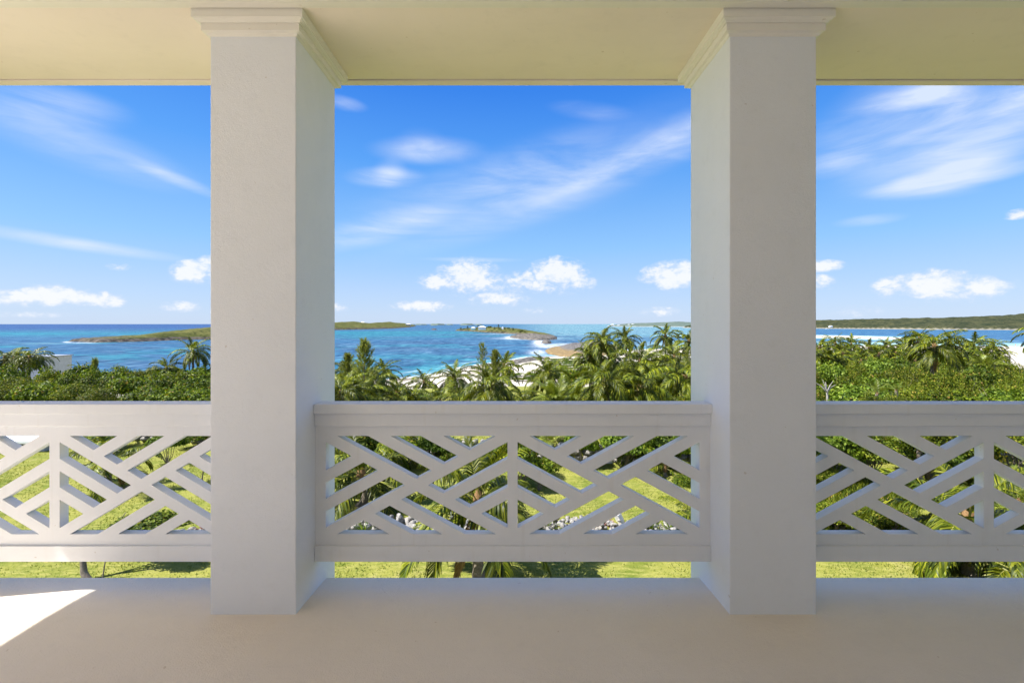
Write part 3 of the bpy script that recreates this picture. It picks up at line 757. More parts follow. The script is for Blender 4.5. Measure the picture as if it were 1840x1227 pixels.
# ------------------------------------------------------------------ plants: shared meshes
def frond_mesh(seed, L=3.0, e0=60, droop=70, pairs=46, leaf=0.62, m_leaf=None, width=0.056, curl=0.5):
    r = np.random.RandomState(seed)
    n = 15
    ts = np.linspace(0, 1, n)
    ang = np.radians(e0 - droop * ts ** 1.35)
    side = 0.10 * r.uniform(-1, 1)
    P = [np.zeros(3)]
    for i in range(1, n):
        a = (ang[i] + ang[i - 1]) / 2
        yaw = side * ts[i] * 2
        P.append(P[-1] + L / (n - 1) * np.array([math.cos(a) * math.cos(yaw), math.cos(a) * math.sin(yaw), math.sin(a)]))
    P = np.array(P)
    def at(t):
        f = t * (n - 1); i = min(int(f), n - 2); u = f - i
        p = P[i] * (1 - u) + P[i + 1] * u
        tg = P[i + 1] - P[i]; return p, tg / np.linalg.norm(tg)
    V = []; T = []; MI = []
    # midrib: triangular section
    for i in range(n):
        wd = 0.028 * (1 - ts[i]) + 0.006
        tg = at(min(ts[i], .999))[1]; sd_ = np.cross(tg, [0, 0, 1.0]); sd_ /= np.linalg.norm(sd_) + 1e-9; up = np.cross(sd_, tg)
        V += [P[i] - sd_ * wd, P[i] + sd_ * wd, P[i] - up * wd * 0.9]
    for i in range(n - 1):
        a = 3 * i
        for (p, q) in ((0, 1), (1, 2), (2, 0)):
            T += [(a + p, a + q, a + 3 + q), (a + p, a + 3 + q, a + 3 + p)]; MI += [1, 1]
    tw = r.uniform(-0.5, 0.5)
    for k in range(pairs):
        t = 0.14 + 0.86 * (k + 0.5) / pairs
        p, tg = at(t)
        sd_ = np.cross(tg, [0, 0, 1.0]); nn_ = np.linalg.norm(sd_)
        sd_ = sd_ / nn_ if nn_ > 1e-3 else np.array([0, 1.0, 0])
        up = np.cross(sd_, tg)
        env = min(1.0, (t - 0.06) / 0.22) * (1 - 0.62 * max(0, (t - 0.45) / 0.55) ** 1.5)
        for s_ in (-1, 1):
            a = R(62 - 40 * t) + r.uniform(-.12, .12)
            ln = leaf * env * r.uniform(.85, 1.12)
            d1 = tg * math.cos(a) + sd_ * s_ * math.sin(a) + up * (0.32 + tw * s_ * 0.3 + r.uniform(-.12, .12)) * math.sin(a)
            d1 /= np.linalg.norm(d1)
            d2 = d1 + np.array([0, 0, -1.0]) * (curl + r.uniform(-.1, .35)); d2 /= np.linalg.norm(d2)
            d3 = d2 + np.array([0, 0, -1.0]) * (curl * 1.2); d3 /= np.linalg.norm(d3)
            wdir = np.cross(d1, up); wdir /= np.linalg.norm(wdir) + 1e-9
            wdir = wdir * .9 + up * r.uniform(-.5, .5); wdir /= np.linalg.norm(wdir)
            q1 = p + d1 * ln * 0.4; q2 = q1 + d2 * ln * 0.35; q3 = q2 + d3 * ln * 0.25
            wv = wdir * width * r.uniform(.8, 1.15)
            b = len(V)
            V += [p - wv * .3, p + wv * .3, q1 - wv * .5, q1 + wv * .5, q2 - wv * .38, q2 + wv * .38, q3]
            T += [(b, b + 1, b + 3), (b, b + 3, b + 2), (b + 2, b + 3, b + 5), (b + 2, b + 5, b + 4), (b + 4, b + 5, b + 6)]
            MI += [0] * 5
    return raw_mesh('frond', np.array(V), np.array(T), [m_leaf or M_PALM, M_RIB], MI)
ELS = [82, 64, 46, 28, 8, -14, -38]
FR = {}
for ie, e0 in enumerate(ELS):
    dr = [38, 60, 78, 88, 80, 60, 42][ie]
    FR[e0] = [frond_mesh(100 + ie * 3 + k, 3.0, e0, dr + 9 * k, 50, 0.78 + .08 * k, M_PALM, curl=.5 + .25 * k) for k in range(3)]
FRY = {}
for ie, e0 in enumerate(ELS[:5]):
    FRY[e0] = [frond_mesh(300 + ie * 3 + k, 3.0, e0, [26, 44, 60, 74, 66][ie], 58, 0.78, M_PALMY, curl=.3, width=.045) for k in range(2)]
FRF = {e0: [frond_mesh(500 + ie * 3 + k, 3.0, e0, [38, 60, 78, 88, 80, 60, 42][ie], 26, 0.85, M_PALM, width=.105, curl=.6) for k in range(2)] for ie, e0 in enumerate(ELS)}
FRD = [frond_mesh(700 + k, 2.6, -50 - 12 * k, 30, 36, 0.5, M_DEAD, curl=.8) for k in range(2)]

def tube_mesh(name, pts, rads, sides, m_, bumps=0.0, seed=0):
    r = np.random.RandomState(seed); V = []; T = []
    pts = np.array(pts, float)
    for i, p in enumerate(pts):
        tg = pts[min(i + 1, len(pts) - 1)] - pts[max(i - 1, 0)]; tg /= np.linalg.norm(tg)
        a = np.cross(tg, [0.3, 1, 0.1]); a /= np.linalg.norm(a); b = np.cross(tg, a)
        for k in range(sides):
            th = 2 * math.pi * k / sides
            rr_ = rads[i] * (1 + bumps * r.uniform(-1, 1))
            V.append(p + (a * math.cos(th) + b * math.sin(th)) * rr_)
    for i in range(len(pts) - 1):
        for k in range(sides):
            a0 = i * sides + k; a1 = i * sides + (k + 1) % sides
            T.append((a0, a1, a1 + sides, a0 + sides))
    return raw_mesh(name, np.array(V), np.array(T), m_, smooth=True)
def ico(n=8, m=6):
    V = []; T = []
    for i in range(m + 1):
        for k in range(n):
            th = math.pi * i / m; ph = 2 * math.pi * k / n
            V.append((math.sin(th) * math.cos(ph), math.sin(th) * math.sin(ph), math.cos(th)))
    for i in range(m):
        for k in range(n):
            T.append((i * n + k, (i + 1) * n + k, (i + 1) * n + (k + 1) % n, i * n + (k + 1) % n))
    return np.array(V), np.array(T)
IV, IT = ico()
nut = raw_mesh('coconut', IV * np.array([.11, .11, .14]), IT, M_COCO, smooth=True)

def palm(x, y, zc, diam, label, group=None, nf=28, kind='n', rz=None, lean=0.0, nuts=0, dead=1, seed=None, wind=0.0, emin=-40, top=82):
    """coconut palm with its crown centre at (x, y, zc)"""
    r = random.Random(seed if seed is not None else int(x * 91 + y * 57))
    g0 = gz(x, y) - 0.1
    h = zc - g0
    sc = diam / 5.0
    root = empty('coconut_palm', (x - lean, y, g0), label, 'palm tree', group)
    young = h < 1.6 * sc or kind == 'y'
    pts = []; rads = []
    bend = r.uniform(-.25, .25)
    for i in range(11):
        t = i / 10
        pts.append((lean * t ** 1.6 + bend * math.sin(t * math.pi), 0.15 * math.sin(t * 2.5), h * t))
        rads.append((0.16 - 0.05 * t + 0.10 * (1 - t) ** 6 + (0.05 if i >= 9 else 0)) * min(1.15, max(.6, sc)))
    if h > 0.3:
        ob('trunk', tube_mesh('trunk', pts, rads, 9, M_BARK, 0.10, r.randrange(999)), root)
    c = pts[-1]
    ob('leaf_base', tube_mesh('leaf_base', [(c[0], c[1], c[2] - .35 * sc), (c[0], c[1], c[2] - .1 * sc), (c[0], c[1], c[2] + .2 * sc), (c[0], c[1], c[2] + .45 * sc)], [.12 * sc, .2 * sc, .16 * sc, .03], 8, M_FIB, .2, 3), root)
    bank = FRY if kind == 'y' else (FRF if kind == 'f' else FR)
    keys = sorted(bank.keys(), reverse=True)
    a = r.uniform(0, 6.28)
    for i in range(nf):
        f = (i + .5) / nf
        e = top - (top - emin) * f ** 0.85 + r.uniform(-6, 6)
        if kind == 'y': e = 84 - 72 * f + r.uniform(-5, 5)
        k = min(keys, key=lambda q: abs(q - e))
        me = r.choice(bank[k])
        a += 2.39996 + r.uniform(-.25, .25)
        aa = a
        if wind: aa = math.atan2(math.sin(a) * .8, math.cos(a) + wind)
        s_ = sc * diam_var(r) * (0.92 - .22 * max(0, (k - 50) / 32))
        ob('frond', me, root, (c[0] + .07 * math.cos(aa), c[1] + .07 * math.sin(aa), c[2]), (r.uniform(-.25, .25), R(-(e - k)) * .8, aa), s_)
    for i in range(dead):
        o = ob('frond', r.choice(FRD), root, (c[0], c[1], c[2] - .1), (0, 0, r.uniform(0, 6.28)), sc * .8)
        o['label'] = 'dead brown hanging frond'
    for i in range(nuts):
        q = r.uniform(0, 6.28)
        ob('coconut', nut, root, (c[0] + .26 * math.cos(q), c[1] + .26 * math.sin(q), c[2] - .2 - r.uniform(0, .25)), None, r.uniform(.8, 1.1))
    return root
def diam_var(r): return r.uniform(.85, 1.08)
def palm_px(px, py, wpx, label, D=None, dm=5.6, **kw):
    D = D or dm * F / wpx
    x, y, z = W(px, py + wpx * .03, D)
    return palm(x, y, z, wpx * D / F, label, **kw)

def crown_mesh(seed, n, rx, rz, leaf, m_, lumps=9, shape=0.8, aspect=0.62, flatz=0.35, name='crown'):
    """leaf cards spread through a lumpy crown, base at z=0"""
    r = np.random.RandomState(seed)
    C = []
    for i in range(lumps):
        th = r.uniform(0, 6.283); q = r.uniform(0, 1) ** .6
        C.append((q * rx * .62 * math.cos(th), q * rx * .62 * math.sin(th), rz * (.45 + .30 * r.uniform() * (1 - .4 * q)), rx * r.uniform(.36, .55)))
    C = np.array(C)
    which = r.randint(0, lumps, n)
    d = r.normal(size=(n, 3)); d[:, 2] = np.abs(d[:, 2]) * .9 + d[:, 2] * .25; d /= np.linalg.norm(d, axis=1)[:, None]
    rad_ = r.uniform(0, 1, n) ** .28
    rad_ *= 1 + .16 * np.sin(d[:, 0] * 7 + which) * np.sin(d[:, 1] * 6 + 2 * which)
    ctr = C[which, :3] + d * (C[which, 3] * rad_)[:, None] * np.array([1, 1, .85])
    ctr[:, 2] = np.clip(ctr[:, 2], .05 * rz, None)
    # leaf frame
    nrm = d + r.normal(size=(n, 3)) * .55 + np.array([0, 0, .35]); nrm /= np.linalg.norm(nrm, axis=1)[:, None]
    u = np.cross(nrm, r.normal(size=(n, 3))); u /= np.linalg.norm(u, axis=1)[:, None]
    v = np.cross(nrm, u)
    L = leaf * r.uniform(.65, 1.25, n)[:, None]
    fold = nrm * L * .12
    V = np.stack([ctr - u * L * .5, ctr + v * L * aspect * .5 + fold, ctr + u * L * .5, ctr - v * L * aspect * .5 + fold], 1).reshape(-1, 3)
    b = np.arange(n) * 4
    T = np.concatenate([np.stack([b, b + 1, b + 2], 1), np.stack([b, b + 2, b + 3], 1)])
    return raw_mesh(name, V, T, m_)
def branch_mesh(seed, rx, rz, nb=9, r0=.05, m_=None):
    r = np.random.RandomState(seed); V = []; T = []
    for i in range(nb):
        th = r.uniform(0, 6.283); q = r.uniform(.3, .9)
        e = np.array([q * rx * math.cos(th), q * rx * math.sin(th), rz * r.uniform(.55, .95)])
        p = [np.array([0, 0, 0.]), e * .35 + r.normal(size=3) * .1, e * .7 + r.normal(size=3) * .12, e]
        b = len(V)
        for j, pp in enumerate(p):
            rr_ = r0 * (1 - j / 3.6)
            for k in range(4): V.append(pp + rr_ * np.array([math.cos(k * 1.57), math.sin(k * 1.57), 0]))
        for j in range(3):
            for k in range(4): T.append((b + j * 4 + k, b + j * 4 + (k + 1) % 4, b + j * 4 + 4 + (k + 1) % 4, b + j * 4 + 4 + k))
    return raw_mesh('branches', np.array(V), np.array(T), m_ or M_WOOD)
BUSH = {
    'grape': [crown_mesh(20 + i, 5200, 2.2, 3.2, .20, M_SEAG, 10, aspect=.8) for i in range(4)],
    'olive': [crown_mesh(30 + i, 8500, 2.2, 3.2, .135, M_OLIVE, 11, aspect=.6) for i in range(4)],
    'bright': [crown_mesh(40 + i, 4500, 2.2, 3.2, .22, M_BRIGHT, 9, aspect=.7) for i in range(3)],
    'dark': [crown_mesh(50 + i, 5200, 2.2, 3.2, .18, M_SEAG, 8, aspect=.7) for i in range(2)],
}
BR = [branch_mesh(60 + i, 2.0, 3.0) for i in range(3)]
def bush(x, y, ztop, kind, label, group, width=None, rz=None, branches=True, name='bush', cat='bush', seed=None, z0=None):
    r = random.Random(seed if seed is not None else int(x * 71 + y * 37 + 5))
    g0 = gz(x, y) - .1 if z0 is None else z0
    h = max(.4, ztop - g0)
    root = empty(name, (x, y, g0), label, cat, group, r.uniform(0, 6.28))
    s_ = h / 3.05
    sw = (width / 4.2 if width else s_)
    ob('crown', r.choice(BUSH[kind]), root, scl=(sw, sw, s_))
    if branches: ob('branches', r.choice(BR), root, scl=(sw, sw, s_))
    return root

def casuarina_mesh(seed, h=7.0, wd=2.4, nb=34, per=46, name='crown', flat_=1.0):
    r = np.random.RandomState(seed); V = []; T = []; B = []
    for i in range(nb):
        t = (i + .5) / nb
        z = h * (.12 + .85 * t); ln = wd * .62 * (1.05 - t) ** .8 * r.uniform(.45, 1.25) + .2
        th = i * 2.4 + r.uniform(-.4, .4)
        d = np.array([math.cos(th), math.sin(th), 1.0 + .9 * t]); d /= np.linalg.norm(d)
        st = np.array([0, 0, z - .2]); q = st + d * ln * 1.25
        for j in range(per):
            f = r.uniform(.1, 1) ** .8
            p = st + (q - st) * f + r.normal(size=3) * .05
            dd_ = d * 1.0 + r.normal(size=3) * .42 + np.array([0, 0, .25]); dd_ /= np.linalg.norm(dd_)
            l = .40 * r.uniform(.6, 1.2); wv = np.cross(dd_, r.normal(size=3)); wv = wv / np.linalg.norm(wv) * .022
            b = len(V); V += [p - wv, p + wv, p + dd_ * l]; T.append((b, b + 1, b + 2))
    return raw_mesh(name, np.array(V), np.array(T), M_CAS)
CAS = [casuarina_mesh(70), casuarina_mesh(71, 7, 2.0, 70, 70), casuarina_mesh(72, 7, 3.2, 80, 70)]
def casuarina(px, ptop, wpx, D, label, group=None, m_=0):
    x, y, zt = W(px, ptop, D)
    g0 = gz(x, y) - .1; h = zt - g0
    root = empty('casuarina_tree', (x, y, g0), label, 'tree', group, rnd.uniform(0, 6))
    ob('crown', CAS[m_], root, scl=(wpx * D / F / [2.4, 2.0, 3.2][m_], wpx * D / F / [2.4, 2.0, 3.2][m_], h / 7.0))
    ob('trunk', tube_mesh('trunk', [(0, 0, 0), (.05, 0, h * .4), (0, .05, h * .95)], [.13, .09, .015], 7, M_WOOD, .1, 2), root)
    return root

# ------------------------------------------------------------------ palms of the middle bay
G_MID = 'coconut palms beyond the middle bay'
MP = [
 # px, py, width px, label, options
 (1082, 612, 86, 'tall coconut palm at the horizon, left of the pair beside the rock point', dict(nuts=3)),
 (1124, 606, 64, 'slimmer tall coconut palm at the horizon, right one of the pair beside the rock point', dict(nuts=2)),
 (1196, 602, 62, 'tall coconut palm standing against the village shore, just left of the right column', dict(nuts=2)),
 (1238, 612, 74, 'coconut palm half hidden by the left side of the right column, crown at the horizon', {}),
 (1088, 682, 150, 'large coconut palm with drooping fronds, centre of the cluster left of the right column', dict(nuts=5)),
 (1150, 650, 118, 'coconut palm with a tall upright spear, directly under the gap between the tallest palms', {}),
 (1150, 694, 150, 'wide coconut palm right of the large drooping one, low against the rail', dict(nuts=4, dead=2)),
 (1212, 640, 104, 'coconut palm under the tall palm beside the right column', dict(dead=1)),
 (1232, 676, 130, 'coconut palm with a long brown dead frond beside the right column', dict(dead=3)),
 (1060, 640, 84, 'coconut palm at the left foot of the tall pair, above the green dune plants', {}),
 (1100, 648, 80, 'short coconut palm between the tall pair and the large drooping palm', {}),
 (1180, 662, 96, 'dense coconut palm in the middle of the right-hand cluster', {}),
 (986, 668, 104, 'lone coconut palm standing in front of the white sand strip', {}),
 (905, 656, 78, 'coconut palm with dark fronds just left of the sand and grey rocks', {}),
 (880, 690, 128, 'broad coconut palm below the pointed casuarina, left of the centre line', dict(nuts=3)),
 (816, 676, 92, 'coconut palm with upright fronds in front of the beach surf', {}),
 (762, 684, 62, 'small round coconut palm at the water edge, left of the beach', {}),
 (712, 706, 104, 'coconut palm low against the rail, left of the sand patch', {}),
 (612, 706, 140, 'near coconut palm with glossy fronds beside the left column', {}),
 (668, 686, 100, 'coconut palm beneath the feathery tree near the left column', {}),
 (690, 664, 70, 'coconut palm with a drooping right side, right of the feathery tree', {}),
 (624, 664, 80, 'coconut palm behind the near one, beside the left column', {}),
 (646, 712, 130, 'low coconut palm between the left column and the sand patch', {}),
 (790, 722, 110, 'low coconut palm under the small round palm, just above the rail', {}),
 (842, 724, 120, 'low coconut palm under the surf palm, just above the rail', {}),
 (940, 722, 110, 'low palm crown left of the yellow grass patch, just above the rail', {}),
 (1000, 724, 120, 'young bright coconut palm in front of the lone one, tips above the rail', dict(kind='y')),
 (1040, 716, 110, 'low coconut palm at the right foot of the green dune plants', {}),
 (1205, 716, 130, 'low coconut palm just above the rail, near the right column', {}),
 (1110, 724, 110, 'low coconut palm under the large drooping one, tips above the rail', {}),
 (735, 728, 120, 'low coconut palm left of the white sand gap, tips above the rail', {}),
 (1240, 700, 120, 'low coconut palm touching the left side of the right column', {}),
]
for (px, py, wp, lab, opt) in MP:
    far = wp < 80
    palm_px(px, py, wp, lab, group=G_MID, nf=(22 if far else 28), **{**dict(dead=rnd.choice((0, 1))), **opt, **({'kind': 'f'} if far and 'kind' not in opt else {})})
casuarina(655, 611, 62, 42, 'tall feathery casuarina tree near the left column', m_=2)
casuarina(624, 634, 34, 44, 'shorter feathery casuarina close beside the left column', m_=1)
casuarina(867, 615, 36, 44, 'pointed feathery casuarina in the middle of the view', m_=0)
casuarina(890, 628, 34, 46, 'second feathery casuarina right of the pointed one', m_=1)
# ground-level thicket under the palms
def fill(pxa, pxb, Ds, step, kind, top, label, group, jit=.8, prob=1.0, cond=None, width=1.35):
    for D in Ds:
        x = (pxa - CX) / F * D
        while x < (pxb - CX) / F * D:
            xx = x + rnd.uniform(-jit, jit); yy = D + rnd.uniform(-jit, jit)
            if rnd.random() < prob and (cond is None or cond(xx, yy)):
                zt = top(D, xx) + rnd.uniform(-.25, .25)
                g0 = gz(xx, yy)
                zt = max(zt, g0 + 1.0)
                k = kind if isinstance(kind, str) else rnd.choice(kind)
                q = (CX + F * xx / yy - pxa) / (pxb - pxa)
                side = ('left part', 'middle part', 'right part')[min(2, max(0, int(q * 3)))]
                row = ('front row', 'middle rows', 'back rows')[min(2, int(3 * Ds.index(D) / len(Ds)))]
                kn = {'grape': 'round-leaved', 'olive': 'olive-green small-leaved', 'bright': 'bright green', 'dark': 'dark green'}[k]
                bush(xx, yy, zt, k, f'{kn} {label}, {side}, {row}', group, width=step * width * rnd.uniform(.9, 1.2))
            x += step
fill(1040, 1262, (36, 44, 54, 66, 80), 3.6, ('bright', 'olive', 'grape'), lambda D, x: CAMZ - (700 - CY) / F * D if D < 50 else CAMZ - (668 - CY) / F * D,
     'bush beneath the palms left of the right column', 'bushes under the middle palms')
fill(1062, 1262, (95, 112), 5.0, ('olive', 'bright', 'grape'), lambda D, x: CAMZ - (652 - CY) / F * D, 'bushy tree behind the palms left of the right column', 'bushes under the middle palms')
fill(596, 720, (34, 40, 48, 58), 3.2, ('olive', 'grape'), lambda D, x: CAMZ - (722 - CY) / F * D if D < 45 else CAMZ - (700 - CY) / F * D,
     'bush beneath the palms beside the left column', 'bushes under the middle palms')
fill(740, 930, (36, 46), 3.6, ('olive', 'bright'), lambda D, x: CAMZ - (735 - CY) / F * D,
     'low bush under the beach palms', 'bushes under the middle palms', prob=.6)
# bright dune plants beside the sand
fill(925, 985, (100, 112, 124), 4.5, ('olive', 'bright'), lambda D, x: -20, 'low dune plant on the sand strip', 'dune plants', width=1.2, prob=.5)
fill(992, 1060, (118, 128, 138, 148, 158, 168, 178), 4.0, 'bright', lambda D, x: -20, 'low dune plant by the white sand', 'dune plants', width=1.5)

# ------------------------------------------------------------------ left bay greenery
G_L = 'sea grape bushes beyond the left bay'
fill(-60, 420, (34.5, 38, 42, 46.5, 51), 2.9, ('grape', 'grape', 'dark', 'olive'), lambda D, x: CAMZ - (np.interp(D, [34, 38, 42, 47, 51], [704, 690, 676, 664, 657]) - CY) / F * D,
     'bush in the left bay thicket', G_L, cond=lambda x, y: y > wall_y(x) + 1.6)
palm_px(345, 630, 76, 'windswept coconut palm standing alone against the sea, beside the left column', group='palms of the left bay', nf=22, nuts=0, dead=2, D=52, wind=.35, lean=.3, top=86)
palm_px(298, 660, 60, 'dark low coconut palm left of the windswept one', group='palms of the left bay', nf=18, dead=0, D=50)
palm_px(316, 684, 74, 'coconut palm crown sunk in the sea grapes, below the windswept palm', group='palms of the left bay', nf=18, dead=0, D=45)
palm_px(143, 662, 40, 'small palm crown poking out of the sea grapes', group='palms of the left bay', nf=14, kind='f', D=52)
palm_px(8, 640, 76, 'windblown coconut palm cut by the left picture edge', group='palms of the left bay', nf=18, D=56, dead=1, wind=.7, lean=.7, top=66)
palm_px(24, 644, 66, 'windblown coconut palm in front of the white building, left of its neighbour', group='palms of the left bay', nf=18, D=55, dead=0, wind=.7, lean=.7, top=66)
palm_px(52, 640, 72, 'windblown coconut palm in front of the right corner of the white building', group='palms of the left bay', nf=18, D=54, dead=0, wind=.7, lean=.7, top=66)
casuarina(170, 645, 30, 54, 'faded feathery shrub top in the left thicket', m_=2)

# ------------------------------------------------------------------ right bay greenery
fill(1455, 1930, (25.5, 29, 33, 37.5, 42, 47, 53, 60), 3.0, ('olive', 'olive', 'olive', 'olive', 'olive', 'bright', 'grape'), lambda D, x: CAMZ - (np.interp(D, [25, 29, 33, 38, 43, 50, 62], [752, 722, 706, 690, 675, 660, 646]) - CY) / F * D,
     'bush in the right bay thicket', 'thicket bushes beyond the right bay')
RP = [
 (1680, 620, 106, 'largest palm of the right bay, a spreading coconut palm in the middle of the row', dict(nuts=4, dead=2, D=45, top=76)),
 (1652, 607, 60, 'coconut palm behind the left side of the spreading palm', {}),
 (1708, 612, 54, 'coconut palm behind the right side of the spreading palm', {}),
 (1626, 618, 50, 'small coconut palm left of the spreading palm', {}),
 (1594, 622, 50, 'small yellowish coconut palm in the row under the sandbar', {}),
 (1562, 624, 52, 'small coconut palm in the middle of the row under the sandbar', {}),
 (1530, 618, 54, 'coconut palm third from the right column in the row under the sandbar', {}),
 (1502, 616, 56, 'coconut palm second from the right column in the row under the sandbar', {}),
 (1474, 624, 66, 'coconut palm touching the right column in the row under the sandbar', {}),
 (1490, 646, 70, 'lower coconut palm beside the right column', {}),
 (1516, 634, 60, 'coconut palm between the second and third of the row, a little lower', {}),
 (1580, 636, 60, 'coconut palm low in the row under the sandbar, right of its middle', {}),
 (1610, 634, 56, 'coconut palm just left of the frond tips of the spreading palm', {}),
 (1462, 640, 70, 'coconut palm mostly hidden behind the right column', {}),
 (1738, 640, 56, 'yellowish coconut palm between the spreading palm and the dense one', {}),

 (1548, 648, 64, 'low coconut palm half sunk in the thicket left of the spreading palm', {}),
 (1750, 620, 66, 'coconut palm with dense crown right of the spreading palm', {}),
 (1786, 620, 44, 'slim upright coconut palm by the right beach', {}),
 (1796, 636, 44, 'coconut palm at the left end of the right beach', {}),
 (1770, 640, 70, 'yellow-green coconut palm in front of the right beach', {}),
 (1726, 652, 66, 'low coconut palm right of the spreading palm trunk', {}),
 (1774, 662, 74, 'young bright palm at the edge of the thicket by the right beach', dict(kind='y')),
 (1788, 656, 56, 'low dark palm at the foot of the right beach', {}),
 (1645, 648, 64, 'low coconut palm under the left side of the spreading palm', {}),
 (1902, 604, 110, 'coconut palm reaching in from the right picture edge', dict(D=34)),
 (1578, 706, 60, 'single young palm poking out of the thicket just above the right rail', dict(kind='y', D=32, nf=9)),
 (1612, 700, 44, 'small palm shoot in the thicket right of the single young palm', dict(kind='y', D=33, nf=7)),
]
for (px, py, wp, lab, opt) in RP:
    far = wp < 80
    o2 = {**dict(dead=rnd.choice((0, 1)), nf=(22 if far else 28)), **opt}
    if far and 'kind' not in opt: o2['kind'] = 'f'
    palm_px(px, py, wp, lab, group='palms beyond the right bay', **o2)
fill(1455, 1790, (68, 78, 90, 104, 120), 4.6, ('olive', 'bright', 'grape'), lambda D, x: CAMZ - (np.interp(D, [68, 80, 120], [642, 636, 629]) - CY) / F * D, 'bushy tree under the right palm row', 'bushes under the right palms', width=1.4,
     cond=lambda x, y: (CX + F * x / y) < (1800 if y < 84 else 1760))
for (px, pt, D, wp, lab) in ((1672, 664, 41, 3.4, 'olive bush hiding the trunk of the spreading palm, its left side'), (1692, 668, 40, 3.2, 'olive bush at the foot of the spreading palm, its right side'),
                             (1578, 702, 29.6, 2.8, 'olive bush around the foot of the single young palm'), (1610, 704, 29.8, 2.4, 'olive bush around the foot of the small palm shoot')):
    x, y, z = W(px, pt, D)
    bush(x, y, z, 'olive', lab, 'thicket bushes beyond the right bay', width=wp)
# bare pale trunk at the right column
M_PALEW = flat('pale_bark', (.36, .33, .29), 0.85, 0.1, 0.2, 12)
x, y, z = W(1486, 700, 30)
t_ = empty('bare_tree', (x, y, gz(x, y)), 'bare pale branched tree poking above the thicket beside the right column', 'tree')
zz = z - gz(x, y)
ob('trunk', tube_mesh('trunk', [(0, 0, 0), (.1, 0, zz * .5), (0, 0, zz)], [.11, .08, .06], 8, M_PALEW, .1, 5), t_)
for (dx, dy, dz) in ((-.7, .2, .6), (.4, 0, .7), (-.25, .1, .85), (.1, .3, .6), (-.5, -.2, .35), (.65, .1, .4)):
    ob('branch', tube_mesh('branch', [(0, 0, zz * .96), (dx * .5, dy * .5, zz + dz * .4), (dx, dy, zz + dz * .8)], [.04, .025, .01], 6, M_PALEW, .1, 6), t_)

# ------------------------------------------------------------------ the garden below
GZ0 = -6.806
def gpx(px, py, h=8.5):
    D = h * F / (py - CY); return ((px - CX) / F * D, D)
# rocks: a few shapes shared by every stone
def rock_mesh(seed, m_, flatn=.7, name='stone'):
    r = np.random.RandomState(seed); V, T = ico(7, 4)
    V = V.copy()
    for _ in range(5):
        d = r.normal(size=3); d /= np.linalg.norm(d); V -= np.outer(np.clip(V @ d - r.uniform(.45, .75), 0, 9), d)
    V *= (1 + r.uniform(-.08, .08, (len(V), 1)))
    V[:, 2] *= flatn
    return raw_mesh(name, V * .5, T, m_)
RK = [rock_mesh(i, M_STONE) for i in range(6)]
RKW = [rock_mesh(10 + i, M_STONEW) for i in range(6)]
# dry stone retaining wall across the lawn
rw = empty('retaining_wall', (-8, wall_y(-8), GZ0), 'dark dry stone retaining wall across the far side of the lawn', 'stone wall')
for row in range(3):
    x = -30.0 + .3 * row
    while x < 15:
        wdt = rnd.uniform(.42, .72)
        px_ = CX + F * x / wall_y(x)
        o = ob('stone', rnd.choice(RK), rw, (x + wdt / 2 + 8, wall_y(x) - wall_y(-8) + rnd.uniform(-.07, .02), .2 + row * .36), (rnd.uniform(-.2, .2), 0, rnd.uniform(-.15, .15)), (wdt * 1.12, .62, .56))
        x += wdt
# pale rock border of the planting bed in the middle of the lawn
def bed(label, pts, n, meshes, s0, s1, seed, depth=1.1, hgt=.22):
    r = random.Random(seed)
    c = pts[len(pts) // 2]
    t_ = empty('rock_border', (c[0], c[1], gz(*c)), label, 'rock border')
    for i in range(n):
        u = r.random() * (len(pts) - 1); k = min(int(u), len(pts) - 2); f = u - k
        x = pts[k][0] * (1 - f) + pts[k + 1][0] * f + r.uniform(-.15, .15); y = pts[k][1] * (1 - f) + pts[k + 1][1] * f + r.uniform(-depth / 2, depth / 2)
        s_ = r.uniform(s0, s1)
        ob('stone', r.choice(meshes), t_, (x - c[0], y - c[1], gz(x, y) - gz(*c) + s_ * .2 + r.random() * hgt), (r.uniform(-.4, .4), r.uniform(-.4, .4), r.uniform(0, 6.3)), (s_ * r.uniform(.8, 1.3), s_ * r.uniform(.8, 1.2), s_))
    return t_
bed('pale limestone border around the bed in the right half of the middle bay lawn', [gpx(965, 950), gpx(1010, 946), gpx(1060, 948), gpx(1120, 952), gpx(1190, 950), gpx(1250, 950)], 420, RKW[:3] + RK, .09, .30, 4)
bed('dark rock border in the left half of the middle bay lawn', [gpx(600, 950), gpx(660, 948), gpx(720, 944), gpx(780, 948), gpx(840, 952)], 170, RK + RKW[:1], .2, .5, 5, 1.0, .3)
bed('low pale stone edging in the left bay lawn', [gpx(300, 957), gpx(345, 955), gpx(400, 953)], 60, RKW, .14, .3, 6, .5, .05)
bed('scatter of pale stones under the small tree in the left bay', [gpx(160, 900), gpx(200, 880), gpx(225, 872)], 26, RKW, .12, .28, 7, .6, .02)

